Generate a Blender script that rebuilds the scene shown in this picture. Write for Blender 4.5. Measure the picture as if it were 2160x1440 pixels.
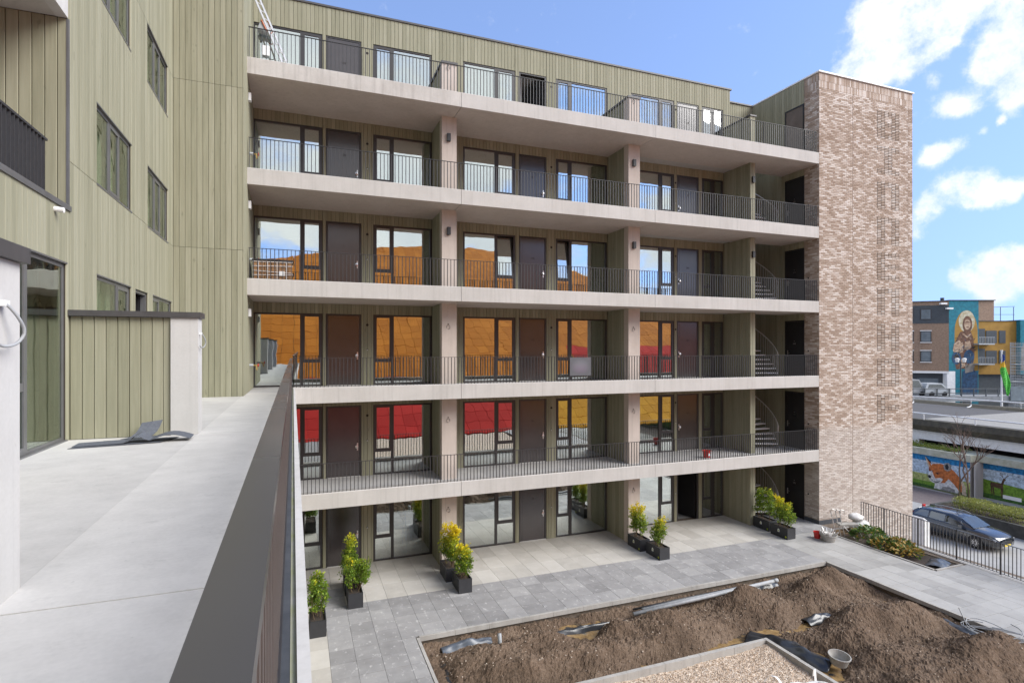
import bpy, bmesh, math, random
from mathutils import Vector, Matrix, noise as mnoise
for o in list(bpy.data.objects): bpy.data.objects.remove(o)
scene = bpy.context.scene
COL = scene.collection
R = math.radians
rng = random.Random(7)

# ------------------------------------------------------------------ camera
TH = R(20.92); CAMZ = 7.574
cam_d = bpy.data.cameras.new('camera'); cam = bpy.data.objects.new('camera', cam_d); COL.objects.link(cam)
cam.location = (0, 0, CAMZ); cam.rotation_euler = (R(90), 0, -TH)
cam_d.sensor_width = 36; cam_d.lens = 19.75; cam_d.shift_y = 0.00667
cam_d.clip_start = 0.05; cam_d.clip_end = 2000
scene.camera = cam

# ------------------------------------------------------------------ world / light
SUN_EL, SUN_AZ = 38.0, 128.0         # azimuth from +Y (clockwise towards +X)
world = bpy.data.worlds.new('World'); scene.world = world; world.use_nodes = True
def build_sky():
    nt = world.node_tree; N = nt.nodes; L = nt.links
    for n in list(N): N.remove(n)
    out = N.new('ShaderNodeOutputWorld'); bg = N.new('ShaderNodeBackground')
    L.new(bg.outputs[0], out.inputs[0]); bg.inputs['Strength'].default_value = 0.15
    sky = N.new('ShaderNodeTexSky'); sky.sky_type = 'NISHITA'; sky.sun_disc = False
    sky.sun_elevation = R(SUN_EL); sky.sun_rotation = R(SUN_AZ)
    sky.air_density = 0.85; sky.dust_density = 0.0; sky.ozone_density = 2.0
    tc = N.new('ShaderNodeTexCoord')
    d = N.new('ShaderNodeVectorMath'); d.operation = 'NORMALIZE'; L.new(tc.outputs['Generated'], d.inputs[0])
    # the band near the skyline takes the tone of the sky a little higher up (clear, haze-free air)
    ds_ = N.new('ShaderNodeSeparateXYZ'); L.new(d.outputs[0], ds_.inputs[0])
    zr_ = N.new('ShaderNodeMath'); zr_.operation = 'MULTIPLY_ADD'; L.new(ds_.outputs['Z'], zr_.inputs[0]); zr_.inputs[1].default_value = .62; zr_.inputs[2].default_value = .38
    cv_ = N.new('ShaderNodeCombineXYZ'); L.new(ds_.outputs['X'], cv_.inputs[0]); L.new(ds_.outputs['Y'], cv_.inputs[1]); L.new(zr_.outputs[0], cv_.inputs[2])
    nv_ = N.new('ShaderNodeVectorMath'); nv_.operation = 'NORMALIZE'; L.new(cv_.outputs[0], nv_.inputs[0]); L.new(nv_.outputs[0], sky.inputs['Vector'])
    # warp for ragged cloud rims
    nz = N.new('ShaderNodeTexNoise'); nz.inputs['Scale'].default_value = 9; nz.inputs['Detail'].default_value = 8; nz.inputs['Roughness'].default_value = 0.62
    L.new(d.outputs[0], nz.inputs['Vector'])
    sub = N.new('ShaderNodeVectorMath'); sub.operation = 'SUBTRACT'; L.new(nz.outputs['Color'], sub.inputs[0]); sub.inputs[1].default_value = (.5, .5, .5)
    sc = N.new('ShaderNodeVectorMath'); sc.operation = 'SCALE'; L.new(sub.outputs[0], sc.inputs[0]); sc.inputs['Scale'].default_value = 0.05
    wd = N.new('ShaderNodeVectorMath'); wd.operation = 'ADD'; L.new(d.outputs[0], wd.inputs[0]); L.new(sc.outputs[0], wd.inputs[1])
    # cumulus heaps: azimuth (deg from +Y), elevation, radius
    heaps = CLOUDS
    prev = None
    for az, el, r in heaps:
        a, e = R(az), R(el)
        b = (math.sin(a)*math.cos(e), math.cos(a)*math.cos(e), math.sin(e))
        ds = N.new('ShaderNodeVectorMath'); ds.operation = 'DISTANCE'; L.new(wd.outputs[0], ds.inputs[0]); ds.inputs[1].default_value = b
        mr = N.new('ShaderNodeMapRange'); mr.interpolation_type = 'SMOOTHSTEP'; L.new(ds.outputs['Value'], mr.inputs['Value'])
        mr.inputs['From Min'].default_value = 0; mr.inputs['From Max'].default_value = R(r)*1.75
        mr.inputs['To Min'].default_value = 1; mr.inputs['To Max'].default_value = 0
        if prev is None: prev = mr.outputs[0]
        else:
            ad = N.new('ShaderNodeMath'); ad.operation = 'ADD'; L.new(prev, ad.inputs[0]); L.new(mr.outputs[0], ad.inputs[1]); prev = ad.outputs[0]
    ne = N.new('ShaderNodeTexNoise'); ne.inputs['Scale'].default_value = 21; ne.inputs['Detail'].default_value = 9; ne.inputs['Roughness'].default_value = 0.66
    L.new(d.outputs[0], ne.inputs['Vector'])
    er = N.new('ShaderNodeMath'); er.operation = 'MULTIPLY_ADD'; L.new(ne.outputs['Fac'], er.inputs[0]); er.inputs[1].default_value = 2.6; er.inputs[2].default_value = -1.30
    cl = N.new('ShaderNodeMath'); cl.operation = 'MINIMUM'; L.new(prev, cl.inputs[0]); cl.inputs[1].default_value = 1.15
    sm = N.new('ShaderNodeMath'); sm.operation = 'ADD'; L.new(cl.outputs[0], sm.inputs[0]); L.new(er.outputs[0], sm.inputs[1])
    dens = N.new('ShaderNodeMapRange'); dens.interpolation_type = 'SMOOTHSTEP'; L.new(sm.outputs[0], dens.inputs['Value'])
    dens.inputs['From Min'].default_value = 0.30; dens.inputs['From Max'].default_value = 1.45
    # open cumulus field over the rest of the sky
    sep = N.new('ShaderNodeSeparateXYZ'); L.new(d.outputs[0], sep.inputs[0])
    zz = N.new('ShaderNodeMath'); zz.operation = 'ADD'; L.new(sep.outputs['Z'], zz.inputs[0]); zz.inputs[1].default_value = 0.25
    dv = N.new('ShaderNodeVectorMath'); dv.operation = 'DIVIDE'; L.new(d.outputs[0], dv.inputs[0])
    cz = N.new('ShaderNodeCombineXYZ')
    for i in range(3): L.new(zz.outputs[0], cz.inputs[i])
    L.new(cz.outputs[0], dv.inputs[1])
    n2 = N.new('ShaderNodeTexNoise'); n2.inputs['Scale'].default_value = 1.7; n2.inputs['Detail'].default_value = 9; n2.inputs['Roughness'].default_value = 0.58
    L.new(dv.outputs[0], n2.inputs['Vector'])
    m2 = N.new('ShaderNodeMapRange'); m2.interpolation_type = 'SMOOTHSTEP'; L.new(n2.outputs['Fac'], m2.inputs['Value'])
    m2.inputs['From Min'].default_value = 0.40; m2.inputs['From Max'].default_value = 0.56
    dt = N.new('ShaderNodeVectorMath'); dt.operation = 'DOT_PRODUCT'; L.new(d.outputs[0], dt.inputs[0]); dt.inputs[1].default_value = (math.sin(TH), math.cos(TH), 0)
    mk = N.new('ShaderNodeMapRange'); mk.interpolation_type = 'SMOOTHSTEP'; L.new(dt.outputs['Value'], mk.inputs['Value'])
    mk.inputs['From Min'].default_value = 0.1; mk.inputs['From Max'].default_value = 0.6; mk.inputs['To Min'].default_value = 1; mk.inputs['To Max'].default_value = 0
    mm = N.new('ShaderNodeMath'); mm.operation = 'MULTIPLY'; L.new(m2.outputs[0], mm.inputs[0]); L.new(mk.outputs[0], mm.inputs[1])
    mx = N.new('ShaderNodeMath'); mx.operation = 'MAXIMUM'; L.new(dens.outputs[0], mx.inputs[0]); L.new(mm.outputs[0], mx.inputs[1])
    # cloud body tone
    n3 = N.new('ShaderNodeTexNoise'); n3.inputs['Scale'].default_value = 5; n3.inputs['Detail'].default_value = 6; L.new(wd.outputs[0], n3.inputs['Vector'])
    cr = N.new('ShaderNodeValToRGB'); L.new(n3.outputs['Fac'], cr.inputs[0])
    cr.color_ramp.elements[0].position = .3; cr.color_ramp.elements[0].color = (1.5, 1.6, 1.78, 1)
    cr.color_ramp.elements[1].position = .62; cr.color_ramp.elements[1].color = (1.95, 1.98, 2.02, 1)
    gain = N.new('ShaderNodeMix'); gain.data_type = 'RGBA'; gain.blend_type = 'MULTIPLY'; gain.inputs[0].default_value = 1
    L.new(sky.outputs[0], gain.inputs[6]); gain.inputs[7].default_value = SKYTINT
    mix = N.new('ShaderNodeMix'); mix.data_type = 'RGBA'; L.new(mx.outputs[0], mix.inputs[0]); L.new(gain.outputs[2], mix.inputs[6]); L.new(cr.outputs[0], mix.inputs[7])
    L.new(mix.outputs[2], bg.inputs['Color'])
SKYTINT = (.64, .585, .60, 1)
CLOUDS = [(55.3,25.2,2.7),(57.2,25.6,2.4),(58.4,25.9,1.7),(53.6,23.2,2.2),(55.6,23.1,2.3),(51.8,22.2,1.6),(57.2,23.7,1.6),(53.9,25.8,1.5),(58.4,23.8,0.9),(56.6,28.3,3.2),(62.7,23.6,1.9),(61.9,21.4,1.8),(63.1,19.1,1.6),(60.8,20.9,1.2),(62.5,18.2,1.0),(63.5,21.5,1.8),(64.0,24.9,2.7),(58.7,19.1,1.0),(59.9,18.6,0.9),(57.8,20.9,0.7),(57.4,15.2,1.0),(58.4,15.6,1.0),(59.6,16.0,0.7),(60.8,16.6,0.5),(61.8,17.0,0.3),(58.3,12.1,1.5),(57.0,11.3,1.1),(59.9,12.9,1.4),(61.6,12.1,1.3),(63.1,12.0,0.9),(60.5,11.7,1.2),(57.0,9.5,0.8),(60.5,5.4,1.4),(62.2,6.7,1.3),(63.0,4.8,1.5),(61.4,4.2,1.3),(63.8,7.2,1.4),(59.3,5.1,0.9)]
build_sky()
sd = bpy.data.lights.new('sun', 'SUN'); sun = bpy.data.objects.new('sun', sd); COL.objects.link(sun)
sd.energy = 1.4; sd.angle = R(40); sd.color = (1.0, 0.965, 0.91)
sv = Vector((math.sin(R(SUN_AZ))*math.cos(R(SUN_EL)), math.cos(R(SUN_AZ))*math.cos(R(SUN_EL)), math.sin(R(SUN_EL))))
sun.rotation_euler = sv.to_track_quat('Z', 'Y').to_euler(); sun.location = (10, 0, 40)
vs = scene.view_settings
vs.view_transform = 'Standard'; vs.look = 'None'; vs.gamma = 1; vs.exposure = 2.06; vs.use_curve_mapping = False

# ------------------------------------------------------------------ materials
MATS = {}
def newmat(name):
    m = bpy.data.materials.new(name); m.use_nodes = True; MATS[name] = m
    return m, m.node_tree.nodes, m.node_tree.links, m.node_tree.nodes['Principled BSDF']
def math_n(N, L, op, a, b=None):
    n = N.new('ShaderNodeMath'); n.operation = op
    for i, v in enumerate((a, b)):
        if v is None: continue
        if isinstance(v, (int, float)): n.inputs[i].default_value = v
        else: L.new(v, n.inputs[i])
    return n.outputs[0]
def ramp(N, L, fac, stops):
    c = N.new('ShaderNodeValToRGB'); L.new(fac, c.inputs[0]); e = c.color_ramp.elements
    while len(e) > 1: e.remove(e[-1])
    e[0].position = stops[0][0]; e[0].color = (*stops[0][1], 1)
    for p, col in stops[1:]:
        k = e.new(p); k.color = (*col, 1)
    return c.outputs[0]
def pos(N, L, scale=(1, 1, 1), local=False):
    if local:
        t = N.new('ShaderNodeTexCoord'); src = t.outputs['Object']
    else:
        g = N.new('ShaderNodeNewGeometry'); src = g.outputs['Position']
    mp = N.new('ShaderNodeMapping'); mp.inputs['Scale'].default_value = scale; L.new(src, mp.inputs[0])
    return mp.outputs[0]
def noi(N, L, vec, scale, detail=4, rough=.55):
    n = N.new('ShaderNodeTexNoise'); n.inputs['Scale'].default_value = scale; n.inputs['Detail'].default_value = detail; n.inputs['Roughness'].default_value = rough
    L.new(vec, n.inputs['Vector']); return n.outputs['Fac']
def bump(N, L, b, h, strength, dist=.01):
    n = N.new('ShaderNodeBump'); n.inputs['Strength'].default_value = strength; n.inputs['Distance'].default_value = dist
    L.new(h, n.inputs['Height']); L.new(n.outputs[0], b.inputs['Normal'])
def rnd_out(N, L):
    a = N.new('ShaderNodeAttribute'); a.attribute_name = 'rnd'
    o = N.new('ShaderNodeObjectInfo')
    return math_n(N, L, 'FRACT', math_n(N, L, 'ADD', a.outputs['Fac'], o.outputs['Random']))
def mixc(N, L, fac, a, b, blend='MIX'):
    m = N.new('ShaderNodeMix'); m.data_type = 'RGBA'; m.blend_type = blend
    for i, v in ((0, fac), (6, a), (7, b)):
        if isinstance(v, (int, float)): m.inputs[i].default_value = v
        elif isinstance(v, tuple): m.inputs[i].default_value = (*v, 1)
        else: L.new(v, m.inputs[i])
    return m.outputs[2]
def simple(name, c1, c2=None, scale=3, rough=.6, metal=0, bmp=0, stretch=(1, 1, 1), detail=5, rnd=0, spec=.5, local=False, lo=.32, hi=.68):
    m, N, L, b = newmat(name)
    c2 = c2 or tuple(v*.82 for v in c1)
    f = noi(N, L, pos(N, L, stretch, local), scale, detail)
    if rnd:
        f = math_n(N, L, 'ADD', f, math_n(N, L, 'MULTIPLY', math_n(N, L, 'SUBTRACT', rnd_out(N, L), .5), rnd))
    L.new(ramp(N, L, f, [(lo, c2), (hi, c1)]), b.inputs['Base Color'])
    b.inputs['Roughness'].default_value = rough; b.inputs['Metallic'].default_value = metal; b.inputs['Specular IOR Level'].default_value = spec
    if bmp: bump(N, L, b, f, bmp)
    return m
def board_mat(name, ca, cb, cc):
    m, N, L, b = newmat(name)
    r = rnd_out(N, L)
    g = noi(N, L, pos(N, L, (14, 14, .55)), 1.6, 6, .6)
    w = noi(N, L, pos(N, L, (1, 1, .35)), 1.1, 4)
    kn = noi(N, L, pos(N, L, (9, 9, 3.2)), 1.0, 2)
    f = math_n(N, L, 'ADD', math_n(N, L, 'MULTIPLY', g, .55), math_n(N, L, 'MULTIPLY', r, .24))
    f = math_n(N, L, 'ADD', f, math_n(N, L, 'MULTIPLY', w, .22))
    c = ramp(N, L, f, [(.28, ca), (.52, cb), (.78, cc)])
    kf = N.new('ShaderNodeMapRange'); L.new(kn, kf.inputs[0]); kf.inputs['From Min'].default_value = .70; kf.inputs['From Max'].default_value = .76
    kf.inputs['To Min'].default_value = 0; kf.inputs['To Max'].default_value = .35
    c = mixc(N, L, kf.outputs[0], c, tuple(v*.45 for v in ca))
    L.new(c, b.inputs['Base Color']); b.inputs['Roughness'].default_value = .72; b.inputs['Specular IOR Level'].default_value = .25
    bump(N, L, b, g, .25, .004)
    return m
board_mat('board', (.200, .194, .132), (.262, .253, .178), (.335, .322, .240))
def concrete_mat(name, a, b_, stain=.5, pits=True, rough=.82):
    m, N, L, b = newmat(name)
    p = pos(N, L)
    f1 = noi(N, L, p, .9, 6, .6); f2 = noi(N, L, pos(N, L, (3, 3, .5)), 1.5, 5); f3 = noi(N, L, p, 38, 3)
    f = math_n(N, L, 'ADD', math_n(N, L, 'MULTIPLY', f1, .5), math_n(N, L, 'MULTIPLY', f2, .3)); f = math_n(N, L, 'ADD', f, math_n(N, L, 'MULTIPLY', f3, .2))
    c = ramp(N, L, f, [(.34, b_), (.60, a)])
    if not name.startswith('screed'):
        st_ = noi(N, L, pos(N, L, (7, 7, .25)), 1.3, 6, .65); k0 = N.new('ShaderNodeMapRange'); L.new(st_, k0.inputs[0]); k0.inputs['From Min'].default_value = .52; k0.inputs['From Max'].default_value = .72; k0.inputs['To Min'].default_value = 0; k0.inputs['To Max'].default_value = .45*stain+.1
        c = mixc(N, L, k0.outputs[0], c, tuple(x*.66 for x in b_))
    if name.startswith('screed'):
        br_ = noi(N, L, pos(N, L, (2.5, 34, 1)), 1.0, 4); sp_ = noi(N, L, p, 3.2, 8, .72)
        ks = N.new('ShaderNodeMapRange'); L.new(sp_, ks.inputs[0]); ks.inputs['From Min'].default_value = .60; ks.inputs['From Max'].default_value = .74; ks.inputs['To Min'].default_value = 0; ks.inputs['To Max'].default_value = .45
        c = mixc(N, L, ks.outputs[0], c, tuple(x*.62 for x in b_)); c = mixc(N, L, math_n(N, L, 'MULTIPLY', br_, .16), c, tuple(x*.7 for x in b_))
    if pits:
        v = N.new('ShaderNodeTexVoronoi'); v.inputs['Scale'].default_value = 7; L.new(p, v.inputs['Vector'])
        k = N.new('ShaderNodeMapRange'); L.new(v.outputs['Distance'], k.inputs[0]); k.inputs['From Min'].default_value = .03; k.inputs['From Max'].default_value = .075; k.inputs['To Min'].default_value = .4*stain; k.inputs['To Max'].default_value = 0
        c = mixc(N, L, k.outputs[0], c, tuple(x*.5 for x in b_))
    L.new(c, b.inputs['Base Color']); b.inputs['Roughness'].default_value = rough; b.inputs['Specular IOR Level'].default_value = .3
    bump(N, L, b, f3, .15, .003)
    return m
concrete_mat('concrete', (.47, .449, .424), (.395, .375, .35))
concrete_mat('concrete_white', (.53, .517, .50), (.44, .428, .41), .4)
concrete_mat('concrete_speckled', (.49, .465, .436), (.34, .316, .29), 1.0)
concrete_mat('screed', (.60, .58, .548), (.465, .45, .425), .8)
concrete_mat('concrete_warm_bounce', (.53, .46, .41), (.44, .378, .33), .6)  # pinkish concrete with the hall's warm bounce light mixed into its colour
concrete_mat('screed_dull', (.535, .518, .492), (.415, .402, .382), .7)
concrete_mat('kerb', (.40, .385, .36), (.27, .255, .235), .6)
simple('mossy', (.42, .44, .20), (.55, .53, .44), 5, .95)
simple('frame_dark', (.042, .039, .039), (.034, .032, .032), 20, .38)
simple('rail_dark', (.040, .039, .041), (.032, .031, .033), 15, .42)
simple('rail_bar', (.085, .068, .062), (.065, .055, .05), 15, .45)
simple('door_dark', (.052, .044, .044), (.042, .036, .036), 2.5, .20, spec=.9)
simple('door_black', (.016, .016, .018), (.012, .012, .013), 4, .45)
simple('cap_metal', (.115, .115, .118), (.095, .095, .097), 4, .30, spec=.6)
def gloss_mat():
    mt, N, L, b = newmat('cap_gloss'); p = pos(N, L)
    f = noi(N, L, p, .8, 2, .5); s = noi(N, L, pos(N, L, (8, 1.5, 8)), 5, 4, .6)
    c = ramp(N, L, f, [(.3, (.038, .036, .036)), (.7, (.058, .055, .053))])
    k = N.new('ShaderNodeMapRange'); L.new(s, k.inputs[0]); k.inputs['From Min'].default_value = .68; k.inputs['From Max'].default_value = .76; k.inputs['To Min'].default_value = 0; k.inputs['To Max'].default_value = .30
    L.new(mixc(N, L, k.outputs[0], c, (.42, .42, .41)), b.inputs['Base Color'])
    L.new(math_n(N, L, 'ADD', math_n(N, L, 'MULTIPLY', f, .34), .10), b.inputs['Roughness']); b.inputs['Specular IOR Level'].default_value = .5
gloss_mat()
simple('coping', (.070, .066, .066), (.052, .049, .049), 6, .45)
simple('flashing', (.07, .075, .085), (.045, .05, .058), 9, .6, bmp=.3)
simple('white_paint', (.78, .78, .77), (.66, .66, .65), 4, .5)
simple('white_plastic', (.80, .80, .80), (.74, .74, .74), 8, .4)
simple('steel', (.62, .61, .60), (.5, .49, .48), 12, .3, metal=1)
simple('galv', (.46, .48, .49), (.36, .38, .39), 14, .45, metal=.25)
simple('alu', (.66, .65, .63), (.55, .54, .52), 12, .42, metal=.6)
simple('brass', (.55, .38, .14), None, 8, .35, metal=1)
simple('red_plastic', (.55, .030, .022), (.42, .02, .018), 6, .4)
simple('blue_plastic', (.06, .19, .38), None, 6, .5)
simple('yellow', (.75, .55, .06), None, 6, .5)
simple('orange_strap', (.50, .12, .03), None, 9, .6)
simple('black_plastic', (.022, .022, .024), (.016, .016, .018), 9, .5)
simple('room_wall', (.56, .57, .53), (.50, .51, .47), 2, .9)
simple('passage_shade', (.16, .13, .11), (.11, .09, .075), 2, .9)  # dim interior of the passage, shade put into the colour
simple('room_floor', (.34, .34, .33), (.27, .27, .26), 2, .7)
simple('curtain', (.70, .72, .56), (.50, .52, .40), 6, .9, stretch=(1, 4, .3))
simple('felt', (.105, .115, .135), (.075, .082, .10), 30, .8, bmp=.3)
simple('soil_dark', (.045, .032, .024), (.028, .02, .015), 25, .95)
simple('planter_black', (.030, .031, .035), (.024, .025, .028), 6, .45)
simple('stem', (.16, .11, .06), (.10, .07, .04), 20, .8)
simple('mortar', (.36, .295, .245), (.29, .235, .195), 6, .95)
simple('joint_black', (.035, .028, .024), None, 6, .95)
simple('pipe_grey', (.34, .35, .36), (.25, .26, .27), 8, .6)
simple('tub_grey', (.36, .35, .33), (.26, .25, .23), 8, .5)
simple('asphalt', (.10, .095, .092), (.065, .062, .06), 9, .9, bmp=.2)
simple('cloth_white', (.72, .71, .69), (.60, .59, .57), 6, .8)
simple('timber', (.30, .21, .12), (.20, .14, .08), 12, .8, stretch=(1, 6, 6))
simple('cardboard', (.34, .19, .09), (.25, .14, .07), 8, .8)
simple('rubber', (.018, .018, .019), None, 8, .8)
simple('bark', (.15, .125, .06), (.07, .055, .035), 25, .9, bmp=.4)
simple('twig', (.19, .13, .10), (.10, .07, .055), 30, .9)
def leaf_mat(name, a, b_):
    m, N, L, b = newmat(name)
    L.new(ramp(N, L, rnd_out(N, L), [(0, b_), (1, a)]), b.inputs['Base Color']); b.inputs['Roughness'].default_value = .5; b.inputs['Specular IOR Level'].default_value = .35
    b.inputs['Subsurface Weight'].default_value = 0
    tr = N.new('ShaderNodeBsdfTranslucent'); tr.inputs[0].default_value = (*[min(1, v*1.3) for v in a], 1)
    ms = N.new('ShaderNodeMixShader'); ms.inputs[0].default_value = .25
    L.new(b.outputs[0], ms.inputs[1]); L.new(tr.outputs[0], ms.inputs[2]); L.new(ms.outputs[0], N['Material Output'].inputs[0])
leaf_mat('leaf_green', (.20, .29, .035), (.06, .13, .015))
leaf_mat('leaf_lime', (.46, .50, .05), (.24, .34, .03))
leaf_mat('leaf_yellow', (.82, .64, .025), (.62, .54, .03))
leaf_mat('leaf_dark', (.10, .17, .03), (.03, .07, .015))
leaf_mat('leaf_bronze', (.42, .26, .06), (.26, .19, .04))
leaf_mat('hedge_leaf', (.34, .35, .10), (.15, .19, .05))
leaf_mat('moss_leaf', (.20, .27, .05), (.08, .13, .02))
def glass_mat(name, refl=.36, tint=(.80, .88, .83), wav=.012):
    m, N, L, b = newmat(name); N.remove(b)
    gl = N.new('ShaderNodeBsdfGlossy'); gl.inputs['Roughness'].default_value = 0.0; gl.inputs['Color'].default_value = (.93, .96, .95, 1)
    tp = N.new('ShaderNodeBsdfTransparent'); tp.inputs[0].default_value = (*tint, 1)
    lw = N.new('ShaderNodeLayerWeight'); lw.inputs['Blend'].default_value = .35
    f = math_n(N, L, 'ADD', math_n(N, L, 'MULTIPLY', lw.outputs['Fresnel'], .55), refl)
    ms = N.new('ShaderNodeMixShader'); L.new(f, ms.inputs[0]); L.new(tp.outputs[0], ms.inputs[1]); L.new(gl.outputs[0], ms.inputs[2])
    n = noi(N, L, pos(N, L), .9, 2); bp = N.new('ShaderNodeBump'); bp.inputs['Strength'].default_value = wav; bp.inputs['Distance'].default_value = 1
    L.new(n, bp.inputs['Height']); L.new(bp.outputs[0], gl.inputs['Normal'])
    L.new(ms.outputs[0], N['Material Output'].inputs[0])
glass_mat('glass', .50, (.80, .88, .83), .004)
glass_mat('glass_upper', .50, (.80, .88, .83), .003)
glass_mat('glass_wing', .16, (.86, .92, .84), .01)
simple('glass_far', (.16, .19, .21), (.10, .125, .14), 1.5, .35, spec=.35)
glass_mat('car_glass', .18, (.22, .27, .27), .0)
def tile_mat(name, stops, scale, vein):
    m, N, L, b = newmat(name)
    p = pos(N, L); r = rnd_out(N, L)
    f1 = noi(N, L, p, scale, 7, .62); f2 = noi(N, L, pos(N, L, (1, 1.8, 1)), .35, 4); f3 = noi(N, L, pos(N, L, (1.3, .8, 1)), scale*2.3, 8, .7)
    f = math_n(N, L, 'ADD', math_n(N, L, 'MULTIPLY', f1, .42), math_n(N, L, 'MULTIPLY', f2, .34)); f = math_n(N, L, 'ADD', f, math_n(N, L, 'MULTIPLY', r, .22))
    c = ramp(N, L, f, stops)
    k = N.new('ShaderNodeMapRange'); L.new(f3, k.inputs[0]); k.inputs['From Min'].default_value = .57; k.inputs['From Max'].default_value = .72; k.inputs['To Min'].default_value = 0; k.inputs['To Max'].default_value = vein
    c = mixc(N, L, k.outputs[0], c, (.62, .61, .60))
    L.new(c, b.inputs['Base Color']); b.inputs['Roughness'].default_value = .62; bump(N, L, b, f1, .12, .003)
tile_mat('tile_dark', [(.30, (.19, .186, .185)), (.5, (.265, .26, .258)), (.72, (.365, .357, .35))], 2.4, .85)
tile_mat('tile_light', [(.30, (.34, .32, .288)), (.5, (.43, .408, .37)), (.72, (.51, .488, .448))], 2.0, .35)
tile_mat('tile_grey', [(.30, (.235, .23, .217)), (.5, (.325, .318, .302)), (.72, (.395, .388, .37))], 2.0, .25)
tile_mat('tile_gallery', [(.30, (.33, .325, .325)), (.5, (.40, .39, .385)), (.72, (.48, .47, .46))], 2.0, .35)
def brick_mat():
    m, N, L, b = newmat('brick')
    r = rnd_out(N, L); p = pos(N, L)
    big = noi(N, L, pos(N, L, (.55, 1, 1.1)), .9, 4, .6); fine = noi(N, L, p, 45, 3)
    f = math_n(N, L, 'ADD', math_n(N, L, 'MULTIPLY', r, .62), math_n(N, L, 'MULTIPLY', big, .62)); f = math_n(N, L, 'ADD', f, math_n(N, L, 'MULTIPLY', fine, .16))
    c1 = ramp(N, L, f, [(.38, (.285, .212, .162)), (.58, (.345, .267, .212)), (.74, (.415, .335, .278)), (.88, (.49, .42, .365)), (1.05, (.58, .52, .47))])
    c2 = ramp(N, L, f, [(.4, (.37, .315, .275)), (.75, (.47, .415, .37)), (1.0, (.55, .50, .455))])
    g = N.new('ShaderNodeNewGeometry'); s = N.new('ShaderNodeSeparateXYZ'); L.new(g.outputs['Position'], s.inputs[0])
    k = N.new('ShaderNodeMapRange'); L.new(math_n(N, L, 'ADD', s.outputs['Z'], math_n(N, L, 'MULTIPLY', big, .8)), k.inputs[0]); k.inputs['From Min'].default_value = 4.35; k.inputs['From Max'].default_value = 4.6
    L.new(mixc(N, L, k.outputs[0], c2, c1), b.inputs['Base Color']); b.inputs['Roughness'].default_value = .9; b.inputs['Specular IOR Level'].default_value = .2
    bump(N, L, b, fine, .3, .004)
brick_mat()
def orange_mat(name, a, b_):
    m, N, L, b = newmat(name)
    w = noi(N, L, pos(N, L, (.15, .15, 9)), 1.6, 3); r = rnd_out(N, L)
    f = math_n(N, L, 'ADD', math_n(N, L, 'MULTIPLY', w, .6), math_n(N, L, 'MULTIPLY', r, .4))
    L.new(ramp(N, L, f, [(.3, b_), (.7, a)]), b.inputs['Base Color']); b.inputs['Roughness'].default_value = .85; b.inputs['Specular IOR Level'].default_value = .1
orange_mat('orange_clad', (.66, .215, .022), (.50, .15, .014))
orange_mat('ochre_clad', (.66, .30, .022), (.54, .23, .016))
orange_mat('red_clad', (.56, .035, .026), (.44, .024, .018))

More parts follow.
